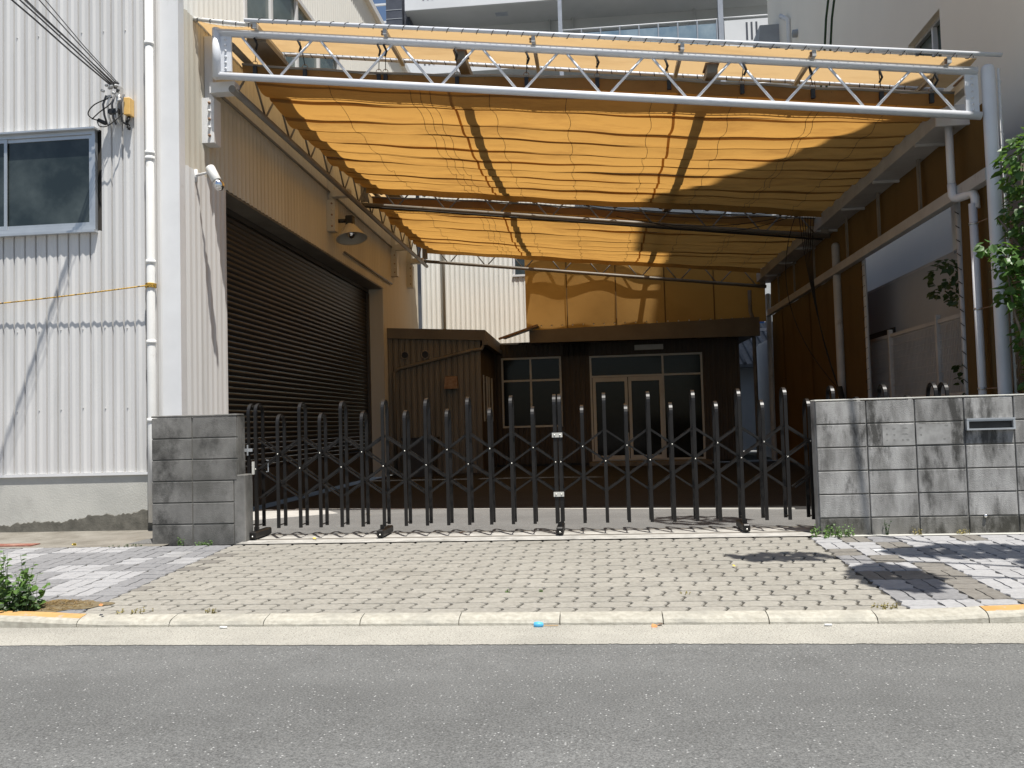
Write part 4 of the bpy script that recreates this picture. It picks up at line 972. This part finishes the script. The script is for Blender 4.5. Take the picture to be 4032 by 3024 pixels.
for P in ([(4.030,8.25,1.4),(3.850,8.2,1.9),(3.82,8.25,2.4)],[(4.040,8.28,1.9),(4.200,8.3,2.5),(4.300,8.4,3.1)],[(4.040,8.28,2.4),(3.850,8.3,2.75),(3.84,8.40,2.85)],[(4.020,8.25,1.1),(4.150,8.2,1.5),(4.300,8.1,1.8)],[(4.040,8.3,2.2),(4.5,9.2,2.3),(4.45,10.2,2.5),(4.4,11.0,2.62)]): limb(P,.018,.005,tr)
g=MB()
crown(g,[((4.15,8.35,3.35),(.26,.35,.32),1.0),((4.14,8.3,2.85),(.26,.35,.35),1.0),((4.09,8.25,2.25),(.26,.35,.33),1.0),((4.16,8.3,1.75),(.22,.35,.35),.9),((4.17,8.3,1.2),(.18,.3,.4),.7),((3.80,8.22,2.42),(.10,.12,.14),.2),((3.80,8.2,2.08),(.08,.1,.10),.12),((3.72,8.3,2.55),(.12,.10,.07),.10),((4.30,8.6,2.6),(.22,.4,1.2),1.5)],360,.030,.115)
g.build('crown','leaf',tr)
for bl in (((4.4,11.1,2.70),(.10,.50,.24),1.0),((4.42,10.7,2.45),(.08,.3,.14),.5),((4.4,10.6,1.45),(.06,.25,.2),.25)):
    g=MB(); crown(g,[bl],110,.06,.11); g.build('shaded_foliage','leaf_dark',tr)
# street tree at the kerb, right of the picture: its shadow lies on the pavement
sx,sy=4.55,4.75
stt=thing('street_tree','roadside tree just out of view at right whose shadow lies on the pavement','tree')
limb([(sx,sy,-.15),(sx-.02,sy,1.2),(sx+.05,sy+.05,2.6),(sx,sy+.1,4.2),(sx-.1,sy+.3,5.6)],.11,.04,stt,name='trunk')
for P in ([(sx,sy,3.0),(sx-.6,sy+.35,3.9),(sx-1.0,sy+.7,4.5)],[(sx,sy,4.2),(3.5,5.7,5.2),(2.2,7.1,6.0)],[(sx,sy,3.6),(sx+.6,sy-.3,4.4),(sx+1.1,sy-.5,5.2)],[(sx,sy,3.4),(3.4,5.1,4.2),(2.25,5.27,4.6)],[(sx,sy,3.2),(sx-.3,sy-.8,4.2),(sx-.6,sy-1.4,5)],[(sx,sy,2.7),(3.6,4.8,3.5),(2.65,4.9,3.9)]): limb(P,.035,.01,stt)
g=MB(); crown(g,[((2.68,4.80,3.9),(.20,.36,.2),2.6),((2.22,5.30,4.6),(.34,.10,.08),.5),((3.63,5.45,4.5),(.60,.20,.22),2.2),((2.11,7.1,6.0),(.45,.42,.25),1.2),((5.4,4.4,5.0),(1.0,.9,.9),3),((5.0,4.3,6.2),(.9,.8,.7),3)],170,.09,.16)
g.build('crown','leaf',stt)

# weeds
def weed(name,label,x,y,z,n,h,m='weed',spread=.12,ls=(.02,.045),cat='weed'):
    t=thing(name,label,cat); g=MB(); st=MB()
    for i in range(n):
        a=random.random()*6.283; d=random.random()**.5*spread; px,py=x+math.cos(a)*d,y+math.sin(a)*d*.5
        tx,ty=px+random.uniform(-.5,.5)*h*.5,py+random.uniform(-.5,.5)*h*.3; hh=h*random.uniform(.35,1)
        P=[(px,py,z-.01),((px+tx)/2,(py+ty)/2,z+hh*.55),(tx,ty,z+hh)]
        st.tube(P,[.003,.002,.001],3,False)
        for k in range(max(3,int(hh/.03))):
            f=(k+.6)/max(3,int(hh/.03)); p=Vector(P[0]).lerp(Vector(P[2]),min(f,1)); leaf(g,p,random.uniform(*ls)*(1.1-.4*f),Vector((0,-.4,1))+rv(.6),rv(1)+Vector((0,0,.2)))
    st.build('stems',m,t); g.build('leaves',m,t); return t
weed('roadside_weed','tall leafy green weed growing by the kerb at the left edge',-3.84,5.26,PZ(5.26),30,.42,'weed',.17,(.035,.07))
weed('roadside_weed','low tangle of weeds at the foot of the tall one, left edge',-3.86,5.24,PZ(5.24),50,.20,'leaf_dark',.22,(.035,.06))
weed('wall_weed','bushy green weed at the corner of the right block wall',1.95,7.50,.0,40,.12,'weed',.17,(.018,.034))
weed('wall_weed','thin dark weed against the right block wall',2.42,7.53,.0,5,.15,'leaf_dark',.02,(.015,.026))
weed('wall_weed','small dry weed at the wall foot below the letter slot',3.02,7.52,.0,14,.05,'weed_dry',.06,(.012,.02))
weed('wall_weed','tiny weed at the wall foot between the larger ones',2.66,7.52,.0,9,.07,'weed_dry',.035,(.014,.022))
weed('pillar_weed','small weed at the foot of the left block pillar',-3.62,7.57,.0,18,.045,'weed',.10,(.014,.024))
weed('pillar_weed','weed sprig left of centre at the pillar foot',-3.86,7.58,.0,8,.07,'weed',.025,(.014,.024))
weed('crack_weed','flat green weeds in the crack left of the pillar',-4.35,7.50,.0,18,.025,'leaf_dark',.16,(.012,.02))
weed('kerb_weed','dry grass tuft at the kerb beside the yellow stone at left',-2.95,5.20,PZ(5.2),16,.035,'weed_dry',.13,(.012,.022))
weed('kerb_weed','small green and dry tuft at the kerb, second from left',-2.45,5.20,PZ(5.2),9,.03,'weed_dry',.05,(.012,.02))
weed('kerb_weed','dry tuft at the kerb near the right yellow stone',1.62,5.21,PZ(5.2),16,.03,'weed_dry',.09,(.012,.022))
weed('joint_weed','green sprout in a paver joint left of the centre',-.62,5.66,PZ(5.66),5,.02,'weed',.02,(.01,.016))
weed('joint_weed','green sprout in a paver joint near the centre',-.40,5.66,PZ(5.66),4,.02,'weed',.02,(.01,.016))
weed('joint_weed','yellowish sprout between pavers right of the centre',.52,5.58,PZ(5.58),6,.02,'weed_dry',.05,(.01,.016))
sp_=thing('straw_heap','heap of dry brown grass clippings on the pavers at left','straw heap'); g=MB()
for i in range(420):
    a=random.random()*6.283; d=random.random()**.6; x_=-3.58+.24*d*math.cos(a); y_=5.38+.14*d*math.sin(a); z_=PZ(y_)+.004+.035*(1-d)*random.random(); b=random.random()*6.283; l=random.uniform(.02,.07)
    g.bar([(x_,y_,z_),(x_+l*math.cos(b),y_+l*.6*math.sin(b),z_+random.uniform(-.004,.012))],.0022,.0016)
g.build('straw','straw',sp_)['kind']='stuff'
g=MB(); ns,nr=40,5
rr=[1+.18*math.sin(3*6.283*i/ns+1)+.12*math.sin(7*6.283*i/ns)+random.uniform(-.06,.06) for i in range(ns)]
for j in range(nr+1):
    for i in range(ns):
        a=6.2832*i/ns; f=j/nr; x_=-3.55+.26*f*rr[i]*math.cos(a); y_=5.39+.15*f*rr[i]*math.sin(a); g.v.append((x_,y_,PZ(y_)+.004+.018*(1-f)**1.5+random.uniform(0,.003)*(1-f)))
for j in range(nr):
    for i in range(ns): g.f.append((j*ns+i,j*ns+(i+1)%ns,(j+1)*ns+(i+1)%ns,(j+1)*ns+i))
g.build('soil','soil',sp_)
# litter
lt2=thing('litter_stick','small blue wrapper with a wooden stick lying in the gutter','litter')
MB().lathe([(.001,-.03),(.016,-.025),(.019,0),(.014,.025),(.001,.03)],(-.375,5.0,RZ+.016),8,(1,0,0)).build('wrapper','blue_plastic',lt2)
MB().bar([(-.345,5.0,RZ+.012),(-.26,5.0,RZ+.012)],.006,.004).build('stick','wood_stick',lt2)
tag(MB().tube([(1.235,4.985,RZ+.012),(1.275,4.985,RZ+.012)],.006,8).build('cigarette_end','paper_white'),'white cigarette end in the gutter at right','litter')
tag(MB().tube([(-2.30,4.99,RZ+.012),(-2.255,4.99,RZ+.012)],.006,8).build('cigarette_end','paper_white'),'white cigarette end in the gutter at left','litter')
tag(MB().box(2.10,6.86,PZ(6.86)+.002,2.20,6.90,PZ(6.9)+.004).build('paper_slip','paper_white'),'white paper slip on the pavers in front of the wall','litter')
def dl(label,x,y,z,s,m):
    g=MB(); leaf(g,(x,y,z+.012),s,Vector((.2,-.4,1)),rv()); leaf(g,(x+.01,y,z+.008),s*.8,Vector((-.3,.2,1)),rv()); tag(g.build('fallen_leaf',m),label,'leaf')
dl('red-brown fallen leaf in the gutter right of the centre',.30,5.0,RZ+.004,.05,'dead_leaf')
dl('orange fallen leaf on the yard behind the gate',-1.32,8.05,.005,.05,'dead_leaf')
dl('pale fallen leaf beyond the gate at left',-2.75,9.9,.008,.06,'yellow_leaf')
dl('small red leaf on the yellow kerb stone at left',-3.12,5.10,-.05,.035,'dead_leaf')
dl('yellow leaf under the left half of the gate',-2.62,7.70,.006,.04,'yellow_leaf')
dl('yellow leaf on the strip by the left building',-4.95,7.62,.006,.05,'yellow_leaf')
dl('bright green leaf on the pavers near the centre right',.95,6.32,PZ(6.32),.03,'yellow_leaf')
# ------------------------------------------------------------------ put every empty at the base of its thing
bpy.context.view_layer.update()
for t in [o for o in SC.objects if o.type=='EMPTY' and o.get('base')]:
    lo=Vector((1e9,)*3); hi=-lo
    for c in t.children_recursive:
        if c.type=='MESH':
            for b in c.bound_box:
                w=c.matrix_world@Vector(b)
                for i in range(3): lo[i]=min(lo[i],w[i]); hi[i]=max(hi[i],w[i])
    if lo.x<1e8:
        p=Vector(((lo.x+hi.x)/2,(lo.y+hi.y)/2,lo.z)); t.location=p
        for c in t.children: c.location=Vector(c.location)-p
    del t['base']
